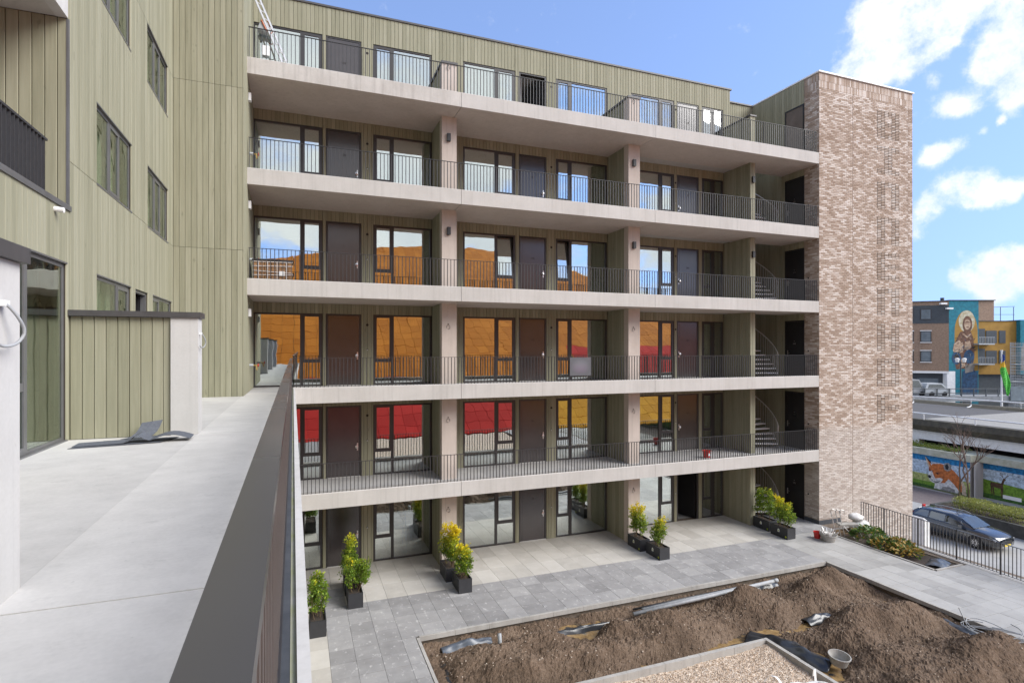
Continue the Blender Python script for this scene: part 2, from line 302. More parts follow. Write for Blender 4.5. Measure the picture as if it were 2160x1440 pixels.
# ------------------------------------------------------------------ geometry helpers
WL = {}
def link(o): COL.objects.link(o); return o
def tag(o, label=None, cat=None, group=None, kind=None):
    if label: o['label'] = label
    if cat: o['category'] = cat
    if group: o['group'] = group
    if kind: o['kind'] = kind
    return o
def thing(name, loc, label, cat, group=None, rz=0, local=False):
    o = bpy.data.objects.new(name, None); link(o); o.location = loc; o.rotation_euler = (0, 0, rz)
    o.empty_display_size = .3
    WL[o] = Vector((0, 0, 0)) if local else Vector(loc)
    tag(o, label, cat, group); return o
class MB:
    def __init__(s): s.v = []; s.f = []; s.m = []; s.r = []
    def face(s, pts, m=0, r=0.0):
        i = len(s.v); s.v += [tuple(p) for p in pts]; s.f.append(tuple(range(i, i+len(pts)))); s.m.append(m); s.r.append(r)
    def box(s, x0, x1, y0, y1, z0, z1, m=0, r=0.0, dx=None):
        i = len(s.v)
        P = [(x0, y0, z0), (x1, y0, z0), (x1, y1, z0), (x0, y1, z0), (x0, y0, z1), (x1, y0, z1), (x1, y1, z1), (x0, y1, z1)]
        if dx: P = [(x+dx(y), y, z) for x, y, z in P]
        s.v += P
        for q in ((3, 2, 1, 0), (4, 5, 6, 7), (0, 1, 5, 4), (1, 2, 6, 5), (2, 3, 7, 6), (3, 0, 4, 7)):
            s.f.append(tuple(i+k for k in q)); s.m.append(m); s.r.append(r)
    def prism(s, poly, axis, a, b, m=0, r=0.0):
        # poly: list of 2D points; axis 'x','y','z' extruded from a to b
        def P(u, v, t): return {'x': (t, u, v), 'y': (u, t, v), 'z': (u, v, t)}[axis]
        n = len(poly); i = len(s.v)
        s.v += [P(u, v, a) for u, v in poly]+[P(u, v, b) for u, v in poly]
        F = [tuple(i+k for k in range(n)), tuple(i+n+k for k in reversed(range(n)))]+[(i+k, i+n+k, i+n+(k+1) % n, i+(k+1) % n) for k in range(n)]
        for q in F: s.f.append(q); s.m.append(m); s.r.append(r)
    def tube(s, pts, rad, n=6, m=0, r=0.0, cap=True):
        pts = [Vector(p) for p in pts]; rings = []
        rads = rad if isinstance(rad, (list, tuple)) else [rad]*len(pts)
        for k, p in enumerate(pts):
            t = (pts[min(k+1, len(pts)-1)]-pts[max(k-1, 0)]).normalized()
            a = t.cross(Vector((0, 0, 1)))
            if a.length < 1e-3: a = t.cross(Vector((1, 0, 0)))
            a.normalize(); b = t.cross(a); i = len(s.v)
            for j in range(n):
                an = 2*math.pi*j/n; s.v.append(tuple(p+(a*math.cos(an)+b*math.sin(an))*rads[k]))
            rings.append(i)
        for k in range(len(rings)-1):
            for j in range(n):
                s.f.append((rings[k]+j, rings[k]+(j+1) % n, rings[k+1]+(j+1) % n, rings[k+1]+j)); s.m.append(m); s.r.append(r)
        if cap:
            s.f.append(tuple(rings[0]+j for j in reversed(range(n)))); s.m.append(m); s.r.append(r)
            s.f.append(tuple(rings[-1]+j for j in range(n))); s.m.append(m); s.r.append(r)
    def lathe(s, prof, cx, cy, n=20, m=0, sx=1.0, sy=1.0):
        i = len(s.v)
        for rr, z in prof:
            for j in range(n):
                a = 2*math.pi*j/n; s.v.append((cx+rr*math.cos(a)*sx, cy+rr*math.sin(a)*sy, z))
        for k in range(len(prof)-1):
            for j in range(n):
                s.f.append((i+k*n+j, i+k*n+(j+1) % n, i+(k+1)*n+(j+1) % n, i+(k+1)*n+j)); s.m.append(m); s.r.append(0)
    def build(s, name, mats, parent=None, smooth=False, loc=None, mesh_only=False):
        V = [Vector(p) for p in s.v]
        lo = Vector([min(p[k] for p in V) for k in range(3)]); hi = Vector([max(p[k] for p in V) for k in range(3)])
        c = Vector(loc) if loc is not None else (lo+hi)/2
        me = bpy.data.meshes.new(name); me.from_pydata([tuple(p-c) for p in V], [], s.f)
        for mt in (mats if isinstance(mats, (list, tuple)) else [mats]): me.materials.append(MATS[mt] if isinstance(mt, str) else mt)
        me.polygons.foreach_set('material_index', s.m)
        if any(s.r):
            at = me.attributes.new('rnd', 'FLOAT', 'FACE'); at.data.foreach_set('value', s.r)
        if smooth: me.polygons.foreach_set('use_smooth', [True]*len(s.f))
        me.update()
        if mesh_only: return me
        o = bpy.data.objects.new(name, me); link(o)
        if parent is not None:
            o.parent = parent; o.location = c-WL[parent]
        else: o.location = c
        WL[o] = c
        return o
def inst(name, me, parent, loc, rot=(0, 0, 0), scale=(1, 1, 1)):
    o = bpy.data.objects.new(name, me); link(o); o.rotation_euler = rot; o.scale = scale
    c = Vector(loc)
    if parent is not None: o.parent = parent; o.location = c-WL[parent]
    else: o.location = c
    WL[o] = c
    return o
def smooth_path(P, n=6):
    P = [Vector(p) for p in P]; out = []
    for i in range(len(P)-1):
        a, b, c, d = P[max(0, i-1)], P[i], P[i+1], P[min(len(P)-1, i+2)]
        for k in range(n):
            u = k/n; out.append(.5*((2*b)+(c-a)*u+(2*a-5*b+4*c-d)*u*u+(3*b-a-3*c+d)*u**3))
    return out+[P[-1]]
def fixnormals(o):
    bm = bmesh.new(); bm.from_mesh(o.data); bmesh.ops.recalc_face_normals(bm, faces=bm.faces); bm.to_mesh(o.data); bm.free()
def textmesh(name, s, size, mat, parent, loc, rot, depth=.003):
    cu = bpy.data.curves.new(name, 'FONT'); cu.body = s; cu.size = size; cu.extrude = depth; cu.align_x = 'CENTER'; cu.align_y = 'CENTER'
    t = bpy.data.objects.new(name+'_curve', cu); link(t)
    me = bpy.data.meshes.new_from_object(t.evaluated_get(bpy.context.evaluated_depsgraph_get()))
    bpy.data.objects.remove(t); bpy.data.curves.remove(cu)
    me.name = name; me.materials.clear(); me.materials.append(MATS[mat])
    return inst(name, me, parent, loc, rot)

# ------------------------------------------------------------------ cladding boards
PITCH = .136
def plank_profile(w, t=.024):
    h = w/2; c = min(.006, w*.2)
    return [(-h, 0), (-h, -t+.008), (-h+c, -t), (h-c, -t), (h, -t+.008), (h, 0)]
_pm = MB(); _pm.prism(plank_profile(PITCH-.006), 'z', 0, 1); PLANK = _pm.build('plank', 'board', mesh_only=True, loc=(0, 0, 0))
def boards(face, plane, ua, ub, za, zb, holes=(), seams=(), pitch=PITCH):
    br = set([round(ua, 4), round(ub, 4)]); u = ua
    while u < ub: br.add(round(u, 4)); u += pitch
    for h in holes:
        for e in h[:2]:
            if ua < e < ub: br.add(round(e, 4))
    br = sorted(br); out = []
    for a, b in zip(br, br[1:]):
        if b-a < .012: continue
        iv = [(za, zb)]
        for h in holes:
            if h[0] < b-.005 and h[1] > a+.005:
                nv = []
                for p, q in iv:
                    if h[3] <= p or h[2] >= q: nv.append((p, q)); continue
                    if h[2] > p: nv.append((p, h[2]))
                    if h[3] < q: nv.append((h[3], q))
                iv = nv
        for p, q in iv:
            cuts = [p]+[s for s in seams if p < s < q]+[q]
            for s0, s1 in zip(cuts, cuts[1:]):
                if s1-s0 > .02: out.append((face, plane, a, b, s0, s1-(.008 if s1 in seams else 0)))
    return out
ROT = {'-y': 0, '+x': math.pi/2, '-x': -math.pi/2, '+y': math.pi}
def emit_boards(recs, parent, nobj=0, name='plank', stuffname='cladding', mat='board', dist=None):
    def size(r):
        um = (r[2]+r[3])/2
        x, y = (um, r[1]) if r[0] in ('-y', '+y') else (r[1], um)
        return (r[3]-r[2])*(r[5]-r[4])/max(1, x*x+y*y)
    recs = sorted(recs, key=size, reverse=True)
    for r in recs[:nobj]:
        um = (r[2]+r[3])/2
        loc = (um, r[1], r[4]) if r[0] in ('-y', '+y') else (r[1], um, r[4])
        inst(name, PLANK, parent, loc, (0, 0, ROT[r[0]]), ((r[3]-r[2])/PITCH, 1, r[5]-r[4]))
    if recs[nobj:]:
        mb = MB()
        for r in recs[nobj:]:
            um = (r[2]+r[3])/2; pr = plank_profile(r[3]-r[2]-(.003 if r[0] == '+x' else .006)); rn = .02+.96*rng.random()
            if r[0] == '-y': P = [(um+x, r[1]+y) for x, y in pr]
            elif r[0] == '+y': P = [(um-x, r[1]-y) for x, y in pr]
            elif r[0] == '+x': P = [(r[1]-y, um+x) for x, y in pr]
            else: P = [(r[1]+y, um-x) for x, y in pr]
            mb.prism(P, 'z', r[4], r[5], r=rn)
        o = mb.build(stuffname, mat, parent); tag(o, kind='stuff')

# ------------------------------------------------------------------ windows and doors (face -y by default)
def frame_parts(u0, u1, z0, z1, y, mull, sash, fw=.06, tilt=False):
    """frame mesh (MB), list of pane quads (u0,u1,z0,z1,tilted). mull=(m0,m1), sash 'l'/'r'/None, transom at z0+.85"""
    mb = MB(); D = .09
    mb.box(u0, u0+fw, y, y+D, z0, z1); mb.box(u1-fw, u1, y, y+D, z0, z1)
    mb.box(u0+fw, u1-fw, y, y+D, z1-fw, z1); mb.box(u0+fw, u1-fw, y, y+D, z0, z0+.05)
    panes = []
    if mull:
        mb.box(mull[0], mull[1], y, y+D, z0+.05, z1-fw)
        L_ = (u0+fw, mull[0]); R_ = (mull[1], u1-fw)
        s, fx = (L_, R_) if sash == 'l' else (R_, L_)
        panes.append((fx[0], fx[1], z0+.05, z1-fw, False))
        if sash:
            tz = z0+.80
            mb.box(s[0], s[1], y, y+D, tz, tz+.07)
            panes.append((s[0], s[1], z0+.05, tz, False)); panes.append((s[0], s[1], tz+.07, z1-fw, True))
    else: panes.append((u0+fw, u1-fw, z0+.05, z1-fw, False))
    return mb, panes
def window_y(parent, u0, u1, z0, z1, y, mull=None, sash=None, tilt=False, glass='glass'):
    mb, panes = frame_parts(u0, u1, z0, z1, y, mull, sash)
    w = mb.build('window', 'frame_dark', parent)
    for a, b, c, d, sa in panes:
        if sa:
            s = MB(); f = .05
            s.box(a, a+f, y-.008, y+.06, c, d); s.box(b-f, b, y-.008, y+.06, c, d); s.box(a+f, b-f, y-.008, y+.06, d-f, d); s.box(a+f, b-f, y-.008, y+.06, c, c+f)
            so = s.build('sash', 'frame_dark', w, loc=((a+b)/2, y+.03, c))
            p = MB(); p.box(a+f, b-f, y+.022, y+.030, c+f, d-f); po = p.build('pane', glass, w, loc=((a+b)/2, y+.03, c))
            if tilt: so.rotation_euler.x = R(-7); po.rotation_euler.x = R(-7)
        else:
            p = MB(); p.box(a, b, y+.032, y+.040, c, d); p.build('pane', glass, w)
    return w
def handle_y(parent, x, z, y, hinge):
    m = MB(); m.box(x-.022, x+.022, y-.012, y, z-.13, z+.13)
    m.lathe([(.0, 0), (.055, .0), (.055, .03), (.0, .04)], 0, 0, 12)
    n = 12*4; base = len(m.v)-n
    for i in range(base, len(m.v)):
        px, py, pz = m.v[i]; m.v[i] = (x+px+(-.03 if hinge == 'r' else .03), y-.02-pz, z-.0+py)
    return m.build('handle', 'steel', parent)
def door_y(parent, u0, u1, z0, z1, y, handle='r', number=None, mat='door_dark'):
    fr = MB(); fw = .055
    fr.box(u0, u0+fw, y-.004, y+.09, z0, z1); fr.box(u1-fw, u1, y-.004, y+.09, z0, z1); fr.box(u0+fw, u1-fw, y-.004, y+.09, z1-fw, z1)
    d = fr.build('door', 'frame_dark', parent)
    lf = MB(); a, b, c, e = u0+fw+.006, u1-fw-.006, z0+.012, z1-fw-.006
    lf.box(a, b, y+.012, y+.07, c, e)
    bw = .085
    lf.box(a+bw, b-bw, y+.006, y+.0121, c+.02, e-bw)
    lf.build('leaf', mat, d)
    th = MB(); th.box(u0+.02, u1-.02, y-.05, y+.011, z0-.01, z0+.012); th.build('threshold', 'concrete_white', d)
    hx = b-.055 if handle == 'r' else a+.055
    handle_y(d, hx, z0+1.03, y+.010, handle)
    if number: textmesh('number', number, .11, 'joint_black', d, ((u0+u1)/2, y+.004, z0+1.63), (R(90), 0, 0))
    return d

# ================================================================== GALLERY BUILDING
S = 3.2; YF = 17.88; YW = 20.42; XL, XR = -1.35, 21.0
J1, J2 = 5.05, 12.62
gb = thing('gallery_apartment_building', (9, 20, 0), 'six storey apartment block with pale concrete access galleries and olive timber cladding', 'building')
WIN = [  # (u0,u1,mull,sash)
 (-1.37, .80, (.09, .19), 'r'), (2.535, 4.62, (3.15, 3.25), 'l'),
 (5.84, 7.93, (7.10, 7.20), 'r'), (9.695, 12.02, (10.28, 10.40), 'l'),
 (13.2, 15.37, (14.61, 14.73), 'r'), (16.89, 18.05, (17.43, 17.59), 'l')]
DOOR = [(.933, 2.098, 'r'), (8.104, 9.255, 'r'), (15.54, 16.69, 'l')]
HOLX = [2.315, 9.478, 15.455]
def zf(k): return S*k-.12 if k else 0.0
recs = []
for k in range(6):
    z0 = zf(k); head = S*k+2.37; top = S*k+2.72 if k < 5 else 19.33
    holes = [(w[0]-.012, w[1]+.012, z0, head) for w in WIN]+[(d[0]-.012, d[1]+.012, z0, head) for d in DOOR]
    ends = [(XL, 4.64), (5.12, 12.06), (12.54, 18.09)] if k < 5 else [(XL, 18.45)]
    for a, b in ends: recs += boards('-y', YW, a, b, z0, top, holes)
emit_boards(recs, gb, 285)
# backing wall behind the boards, with the openings left free
bw = MB()
for k in range(6):
    z0 = zf(k); z0b = S*k-.3 if k else -.2; head = S*k+2.37; top = S*(k+1)-.3 if k < 5 else 19.32
    xs = sorted([(w[0], w[1]) for w in WIN]+[(d[0], d[1]) for d in DOOR]); x = XL
    for a, b in xs:
        if a > x: bw.box(x, a, YW+.002, YW+.30, z0b, head)
        x = b
    bw.box(x, 18.45, YW+.002, YW+.30, z0b, head); bw.box(XL, 18.45, YW+.002, YW+.30, head, top)
bw.build('backing_wall', 'soil_dark', gb)
# floors / galleries
for k in range(1, 6):
    t = S*k; mat = 'concrete_speckled' if k == 5 else 'concrete'
    xa = [(XL-.02 if k != 2 else -.12, J1-.006), (J1+.006, J2-.006), (J2+.006, XR-.01)]
    for i, (a, b) in enumerate(xa):
        mb = MB()
        yb = YW+.001 if i < 2 else YW-.55
        mb.prism([(YF, t-.48), (yb, t-.48), (yb, t-.13), (YF+.30, t-.13), (YF+.30, t-.002), (YF+.015, t), (YF, t-.015)], 'x', a, b)
        if i == 2: mb.box(a, 18.09, YW-.549, YW+.001, t-.478, t-.131)
        o = mb.build('floor_slab', 'concrete_speckled' if (k == 5 and i == 0) else 'concrete', gb); fixnormals(o)
        so = MB(); so.box(a+.004, b-.004, YF+.02, YW-.03 if i < 2 else YW-.55, t-.486, t-.479); so.build('soffit', 'concrete_warm_bounce', gb)  # thin underside sheet, warm bounce light put into its colour
        fl = MB()
        y0, y1 = YF+.302, yb-.003
        x = a+.01
        while x < b-.02:
            x2 = min(x+1.18, b-.005); fl.box(x+.002, x2-.002, y0, y1, t-.129, t-.119, r=.05+.9*rng.random()); x = x2
        if i == 2: fl.box(a+.01, 18.085, YW-.55, YW-.003, t-.129, t-.1195, r=.5)
        fl.build('floor_tiles', 'tile_gallery', gb)
# roof
rf = MB(); rf.box(XL, 18.45, YW+.30, 30, 19.0, 19.2); rf.build('roof', 'asphalt', gb)
cp = MB(); cp.box(XL-.05, 18.53, YW-.06, YW+.33, 19.335, 19.40); cp.box(18.45, 18.53, YW+.33, 22.0, 19.335, 19.40); cp.build('coping', 'coping', gb)
sw = MB(); sw.box(18.30, 18.45, YW+.301, 22.0, 16, 19.33); sw.build('side_wall', 'board', gb)
# columns and party walls
for i, (x0, x1) in enumerate(((4.62, 5.14), (12.04, 12.56))):
    for k in range(6):
        z0 = zf(k); zt = S*k+2.72 if k < 5 else 17.33
        mb = MB(); mb.box(x0, x1, 18.80, 19.12, z0-(.008 if k else .0), zt-.003); c = mb.build('column', 'concrete_warm_bounce', gb)
        pw = MB(); pw.box(x0+.046, x1-.046, 19.122, YW-.026, z0-.005, zt-.006); w = pw.build('party_wall', 'soil_dark', gb)
        rr = boards('-x', x0+.045, 19.125, YW-.028, z0, zt-.008)+boards('+x', x1-.045, 19.125, YW-.028, z0, zt-.008)
        emit_boards(rr, w)
        if k == 5:
            cc = MB(); cc.box(x0-.03, x1+.03, 18.76, YW-.03, zt, zt+.07); cc.build('coping', 'coping', gb)
        if k in (3, 4):
            l = MB(); l.box(x0+.17, x0+.29, 18.70, 18.798, z0+1.98, z0+2.24); l.build('wall_lamp', 'black_plastic', gb)
        elif k < 3 or k == 5:
            wr = MB(); zc = z0+2.02 if k < 5 else z0+1.3
            sg = 1 if (i+k) % 2 else -1
            wr.tube([(x0+.22+.06*math.cos(a)*sg, 18.79-.02*math.sin(a*.7), zc+.07*math.sin(a)) for a in [t*.45 for t in range(-1, 12)]], .006, 5)
            wr.box(x0+.20, x0+.24, 18.79, 18.799, zc+.09, zc+.12)
            wr.build('loose_cable', 'frame_dark', gb)
for k in range(6):
    z0 = zf(k); zt = S*k+2.72 if k < 5 else 17.5
    pw = MB(); pw.box(18.12, 18.36, 18.83, YW+.2, z0-.005, zt-.006); pw.box(18.12, 18.36, YW+.2, 22.0, z0-.4, S*k+3.3 if k < 5 else 19.3); w = pw.build('end_wall', 'soil_dark', gb)
    rr = boards('-x', 18.12, 18.83, YW-.028, z0, zt-.008)+boards('+x', 18.36, 18.83, 21.68, z0, zt-.008)+boards('-y', 18.83, 18.10, 18.38, z0, zt-.008, pitch=.14)
    emit_boards(rr, w)
    if k in (3, 4):
        l = MB(); l.box(18.18, 18.30, 18.72, 18.803, z0+1.98, z0+2.24); l.build('wall_lamp', 'black_plastic', gb)
cc = MB(); cc.box(18.07, 18.41, 18.77, YW-.03, 17.5, 17.56); cc.build('coping', 'coping', gb)
# windows, doors, rooms
base = {5: 199, 4: 185, 3: 171, 2: 157, 1: 143, 0: 129}
for k in range(6):
    z0 = zf(k); head = S*k+2.37
    for i, (a, b, mu, sa) in enumerate(WIN):
        window_y(gb, a, b, z0+.004, head, YW+.004, mu, sa, tilt=(k == 3 and i in (2, 3)), glass='glass_upper' if k > 0 else 'glass')
    for i, (a, b, h) in enumerate(DOOR):
        if (k, i) in ((5, 1), (0, 2)):
            fr = MB(); fw = .055
            fr.box(a, a+fw, YW, YW+.09, z0, head); fr.box(b-fw, b, YW, YW+.09, z0, head); fr.box(a+fw, b-fw, YW, YW+.09, head-fw, head)
            d = fr.build('open_door', 'frame_dark', gb)
            lf = MB(); lf.box(0, .06, 0, 1.02, .012, head-z0-.06); o = lf.build('leaf', 'door_black', d, loc=(0, 0, 0))
            o.location = Vector((b-fw-.07, YW+.10, z0))-WL[d]; o.rotation_euler.z = R(14)
        else: door_y(gb, a, b, z0+.004, head, YW+.004, h, str(base[k]+2*i))
        ho = MB(); hx = HOLX[i]
        ho.tube([(hx, YW-.028, z0+2.12), (hx, YW-.020, z0+2.12)], .045, 12); ho.tube([(hx, YW-.03, z0+1.25), (hx, YW-.020, z0+1.25)], .03, 10); ho.build('wall_socket', 'joint_black', gb)
        h2 = MB(); h2.tube([(hx, YW-.034, z0+1.235), (hx, YW-.028, z0+1.235)], .017, 8); h2.build('bell_button', 'white_plastic', gb)
    for i, (a, b) in enumerate(((XL, 4.88), (4.92, 12.28), (12.32, 18.3))):
        rm = MB(); y0, y1 = YW+.302, YW+4.6; c0, c1 = z0-.02, z0+2.62
        rm.face([(a, y0, c0), (b, y0, c0), (b, y1, c0), (a, y1, c0)], 1); rm.face([(a, y0, c1), (a, y1, c1), (b, y1, c1), (b, y0, c1)], 0)
        rm.face([(a, y1, c0), (b, y1, c0), (b, y1, c1), (a, y1, c1)], 0); rm.face([(a, y0, c0), (a, y1, c0), (a, y1, c1), (a, y0, c1)], 0); rm.face([(b, y0, c0), (b, y0, c1), (b, y1, c1), (b, y1, c0)], 0)
        mid = (a+b)/2-.2; rm.box(mid, mid+.1, y0+.4, y1-.02, c0+.002, c1-.002)
        rm.build('room', ['room_wall', 'room_floor'], gb)
# gallery railings: one per floor
def railing(parent, a, b, y, z0, zt, name='railing', gap=.113):
    mb = MB()
    mb.box(a, b, y-.025, y+.025, zt-.012, zt)
    n = int((b-a)/gap); post = 0
    for i in range(n+1):
        x = a+.02+(b-a-.04)*i/n
        if i % 10 == 0: mb.box(x-.008, x+.008, y-.024, y+.024, z0-.003, zt-.012)
        else: mb.box(x-.010, x+.010, y-.012, y+.012, z0, zt-.012)
    return mb.build(name, 'rail_dark', parent)
for k in range(1, 6):
    t = S*k
    railing(gb, XL+.03 if k != 2 else -.16, 20.93, YF+.05, t+.002, t+.89)
    st = MB(); st.box(20.90, 20.93, YF+.08, YF+.72, t+.878, t+.89)
    for i in range(6): st.box(20.909, 20.921, YF+.12+.1*i, YF+.132+.1*i, t+.001, t+.878)
    st.build('railing_return', 'rail_dark', gb)

# ================================================================== STAIR TOWER (brick)
tw = thing('brick_stair_tower', (24, 20, 0), 'tall narrow tower of pale and brown brick with recessed brick lettering', 'tower')
TX1 = 26.92; TT = 19.47
core = MB(); core.box(XR+.010, TX1-.01, YF+.010, 24, -3.3, TT); core.build('mortar_wall', 'mortar', tw)
BW, BH, JT = .234, .0733, .013
letters = {'B': ['111111', '111111', '111111', '110011', '110011', '110011', '110011', '111111', '111111', '111111', '110011', '110011', '110011', '110011', '111111', '111111', '111111'],
 'I': ['111111']*3+['001100']*11+['111111']*3, 'N': ['111111']*3+['110011']*14, 'E': ['111111']*3+['110000']*4+['111111']*3+['110000']*4+['111111']*3,
 'H': ['110011']*7+['111111']*3+['110011']*7, 'O': ['111111']*3+['110011']*11+['111111']*3, 'F': ['111111']*3+['110000']*4+['111111']*3+['110000']*7}
LX0 = 24.585; LZ0 = 18.376; ROW0 = LZ0-251*BH  # row grid aligned with letters
def rowz(i): return LZ0-(i+1)*BH   # bottom of row i counted down from LZ0
cells = {}
dk = MB()
for li, ch in enumerate('BINNENHOF'):
    for r_, line in enumerate(letters[ch]):
        row = li*22+r_
        for c_ in range(6):
            if line[c_] == '1': cells.setdefault(row, []).append(c_)
        # dark ground behind open joints
        c_ = 0
        while c_ < 6:
            if line[c_] == '1':
                e = c_
                while e < 6 and line[e] == '1': e += 1
                z = rowz(row); dk.box(LX0+c_*BW-.006, LX0+e*BW+.004, YF+.006, YF+.012, z-.006, z+BH+.0065)
                c_ = e
            else: c_ += 1
tag(dk.build('lettering_joints', 'joint_black', tw), kind='stuff')
bricks = []   # (face, u0, u1, z0, z1)
E1, E2 = 23.02, 26.60
top_row = -int((TT-.62-LZ0)/BH)
ztop = rowz(top_row-1)
bot_row = int((LZ0-.16)/BH); deep_row = int((LZ0+3.2)/BH)
for row in range(top_row, deep_row):
    z = rowz(row); off = (row % 2)*BW/2
    spans = [(XR, E1-.005), (E1+.005, E2-.005), (E2+.005, TX1)]
    if row in cells:
        cs = sorted(cells[row])
        for c_ in cs: bricks.append(('-y', LX0+c_*BW+.011, LX0+(c_+1)*BW-.013, z+.013, z+BH-.011))
        runs = []; st = cs[0]; pv = cs[0]
        for c_ in cs[1:]+[99]:
            if c_ != pv+1: runs.append((LX0+st*BW-.012, LX0+(pv+1)*BW+.004)); st = c_
            pv = c_
        ns = []
        for a, b in spans:
            x = a
            for p, q in runs:
                if p > a and q < b:
                    ns.append((x, p)); x = q
            ns.append((x, b))
        spans = ns
    for a, b in spans:
        if row >= bot_row and b < 22.3: continue
        if row >= bot_row: a = max(a, 22.32)
        u = a-((a-XR+off) % BW)
        while u < b:
            p, q = max(u, a)+JT/2, min(u+BW, b)-JT/2
            if q-p > .025: bricks.append(('-y', p, q, z+JT/2, z+BH-JT/2))
            u += BW
    if row < bot_row:
        for a, b in ((YF, 18.63),):
            u = a-off
            while u < b:
                p, q = max(u, a)+JT/2, min(u+BW, b)-JT/2
                if q-p > .025: bricks.append(('-x', p, q, z+JT/2, z+BH-JT/2))
                u += BW
# soldier course at the top: two heights
for lv in range(2):
    za, zb = ztop+lv*.30+.004, min(ztop+(lv+1)*.30-.004, TT-.004)
    if zb-za < .1: continue
    x = XR
    while x < TX1-.02:
        bricks.append(('-y', x+.005, min(x+BH, TX1)-.005, za, zb)); x += BH
    y = YF
    while y < 18.62:
        bricks.append(('-x', y+.005, min(y+BH, 18.63)-.005, za, zb)); y += BH
BD = .018
def brick_box(mb, rec, r):
    f, a, b, c, d = rec
    if f == '-y': mb.box(a, b, YF-.001, YF+BD, c, d, r=r)
    else: mb.box(XR-.001, XR+BD, a, b, c, d, r=r)
_b = MB(); _b.box(-.5, .5, 0, BD+.001, 0, 1); BRICK = _b.build('brick', 'brick', mesh_only=True, loc=(0, 0, 0))
full = [i for i, r in enumerate(bricks) if r[0] == '-y' and r[2]-r[1] > .2 and r[1] < 23.0]
full.sort(key=lambda i: (bricks[i][1]-0)**2+YF**2+(bricks[i][3]-CAMZ)**2)
pick = set(full[:290])
mb = MB()
for i, rec in enumerate(bricks):
    if i in pick: inst('brick', BRICK, tw, ((rec[1]+rec[2])/2, YF-.001, rec[3]), (0, 0, 0), (rec[2]-rec[1], 1, rec[4]-rec[3]))
    else: brick_box(mb, rec, .02+.96*rng.random())
o = mb.build('brickwork', 'brick', tw); tag(o, kind='stuff')
pl = MB(); pl.box(XR-.02, 22.30, YF-.02, YF+.004, -.05, .155); pl.box(XR-.02, XR+.004, YF+.004, 18.63, -.05, .155); pl.build('plinth', 'flashing', tw)
cp = MB(); cp.box(XR-.05, TX1+.05, YF-.05, 24.05, TT, TT+.06); cp.build('coping', 'white_paint', tw)
# rear wall of the stair and gallery-side wall of the tower
sr = boards('-y', 21.70, 18.40, XR, 0, 19.46, seams=(3.1, 6.3, 9.5, 12.7, 15.9))
holes = [(18.64, 19.68, zf(k), S*k+2.42) for k in range(6)]
sr += boards('-x', XR, 18.645, 21.68, 0, 19.46, holes, seams=(3.1, 6.3, 9.5, 12.7, 15.9))
bk = MB(); bk.box(18.37, XR, 21.702, 22.0, 0, 19.46); bk.build('stair_back_wall', 'soil_dark', tw)
emit_boards(sr, tw, 0)
cp = MB(); cp.box(18.45, XR-.052, 21.62, 22.05, 19.465, 19.53); cp.build('coping', 'coping', tw)
for k in range(6):
    z0 = zf(k); zt = S*k+2.42
    fr = MB(); x = XR-.03
    fr.box(x, XR+.009, 18.645, 18.70, z0, zt); fr.box(x, XR+.009, 19.62, 19.675, z0, zt); fr.box(x, XR+.009, 18.70, 19.62, zt-.055, zt)
    d = fr.build('stair_door', 'door_black', tw)
    if k < 5:
        lf = MB(); lf.box(XR-.018, XR+.008, 18.705, 19.615, z0+.01, zt-.06); lf.build('leaf', 'door_black', d)
        h = MB(); h.box(XR-.03, XR-.018, 19.50, 19.545, z0+.95, z0+1.2); h.tube([(XR-.05, 19.52, z0+1.08), (XR-.05, 19.40, z0+1.08)], .011, 6); h.tube([(XR-.03, 19.52, z0+1.08), (XR-.052, 19.52, z0+1.08)], .011, 6); h.build('handle', 'steel', d)
        v = MB(); v.tube([(XR-.024, 19.16, z0+1.62), (XR-.017, 19.16, z0+1.62)], .015, 8); v.build('spyhole', 'steel', d)
        textmesh('number', str(base[k]+6), .10, 'steel', d, (XR-.020, 19.16, z0+1.5), (R(90), 0, R(-90)), .001)
    else:
        lf = MB(); lf.box(XR-.012, XR+.0085, 18.705, 19.615, z0+.01, zt-.06); lf.build('passage_shade_sheet', 'passage_shade', d)  # flat sheet filling the doorway, painted as the shaded passage behind
    bb = MB(); bb.tube([(XR-.02, 18.42, z0+1.18), (XR-.0015, 18.42, z0+1.18)], .035, 10); bb.build('bell_plate', 'black_plastic', tw)

# ================================================================== SPIRAL STAIR
ss = thing('spiral_staircase', (18.75, 20.15, 0), 'galvanised steel winding stair with open treads behind the timber end wall', 'staircase')
cx, cy = 18.75, 20.15
for k in range(5):
    z0 = zf(k); n = 16; rise = (zf(k+1)-z0)/n
    r1 = 1.75
    for i in range(n-1):
        a0 = R(-30)+R(150)*i/n; a1 = a0+R(150)/n*1.25; z = z0+rise*(i+1)
        mb = MB(); q = [(cx+r*math.cos(a), cy+r*math.sin(a)*.85) for r, a in ((.12, a0), (r1, a0), (r1, a1), (.12, a1))]
        mb.prism(q, 'z', z-.05, z); fixnormals(mb.build('tread', 'white_paint', ss))
    hp = []; rl = MB()
    for i in range(n):
        a = R(-30)+R(150)*(i+.5)/n; z = z0+rise*(i+1); x, y = cx+r1*math.cos(a)*1.01, cy+r1*math.sin(a)*.86
        hp.append((x, y, z+.92))
        for dz in (0, .5):
            aa = a+R(150)/n*dz; xx, yy = cx+r1*math.cos(aa)*1.01, cy+r1*math.sin(aa)*.86
            rl.tube([(xx, yy, z-.03), (xx, yy, z+.92+rise*dz)], .009, 5)
    x, y = cx+r1*math.cos(R(-30))*1.01, cy+r1*math.sin(R(-30))*.86
    hp = [(x, y, z0+.02), (x, y, z0+.98)]+hp
    rl.tube(hp, .024, 6); rl.build('handrail', 'alu', ss)
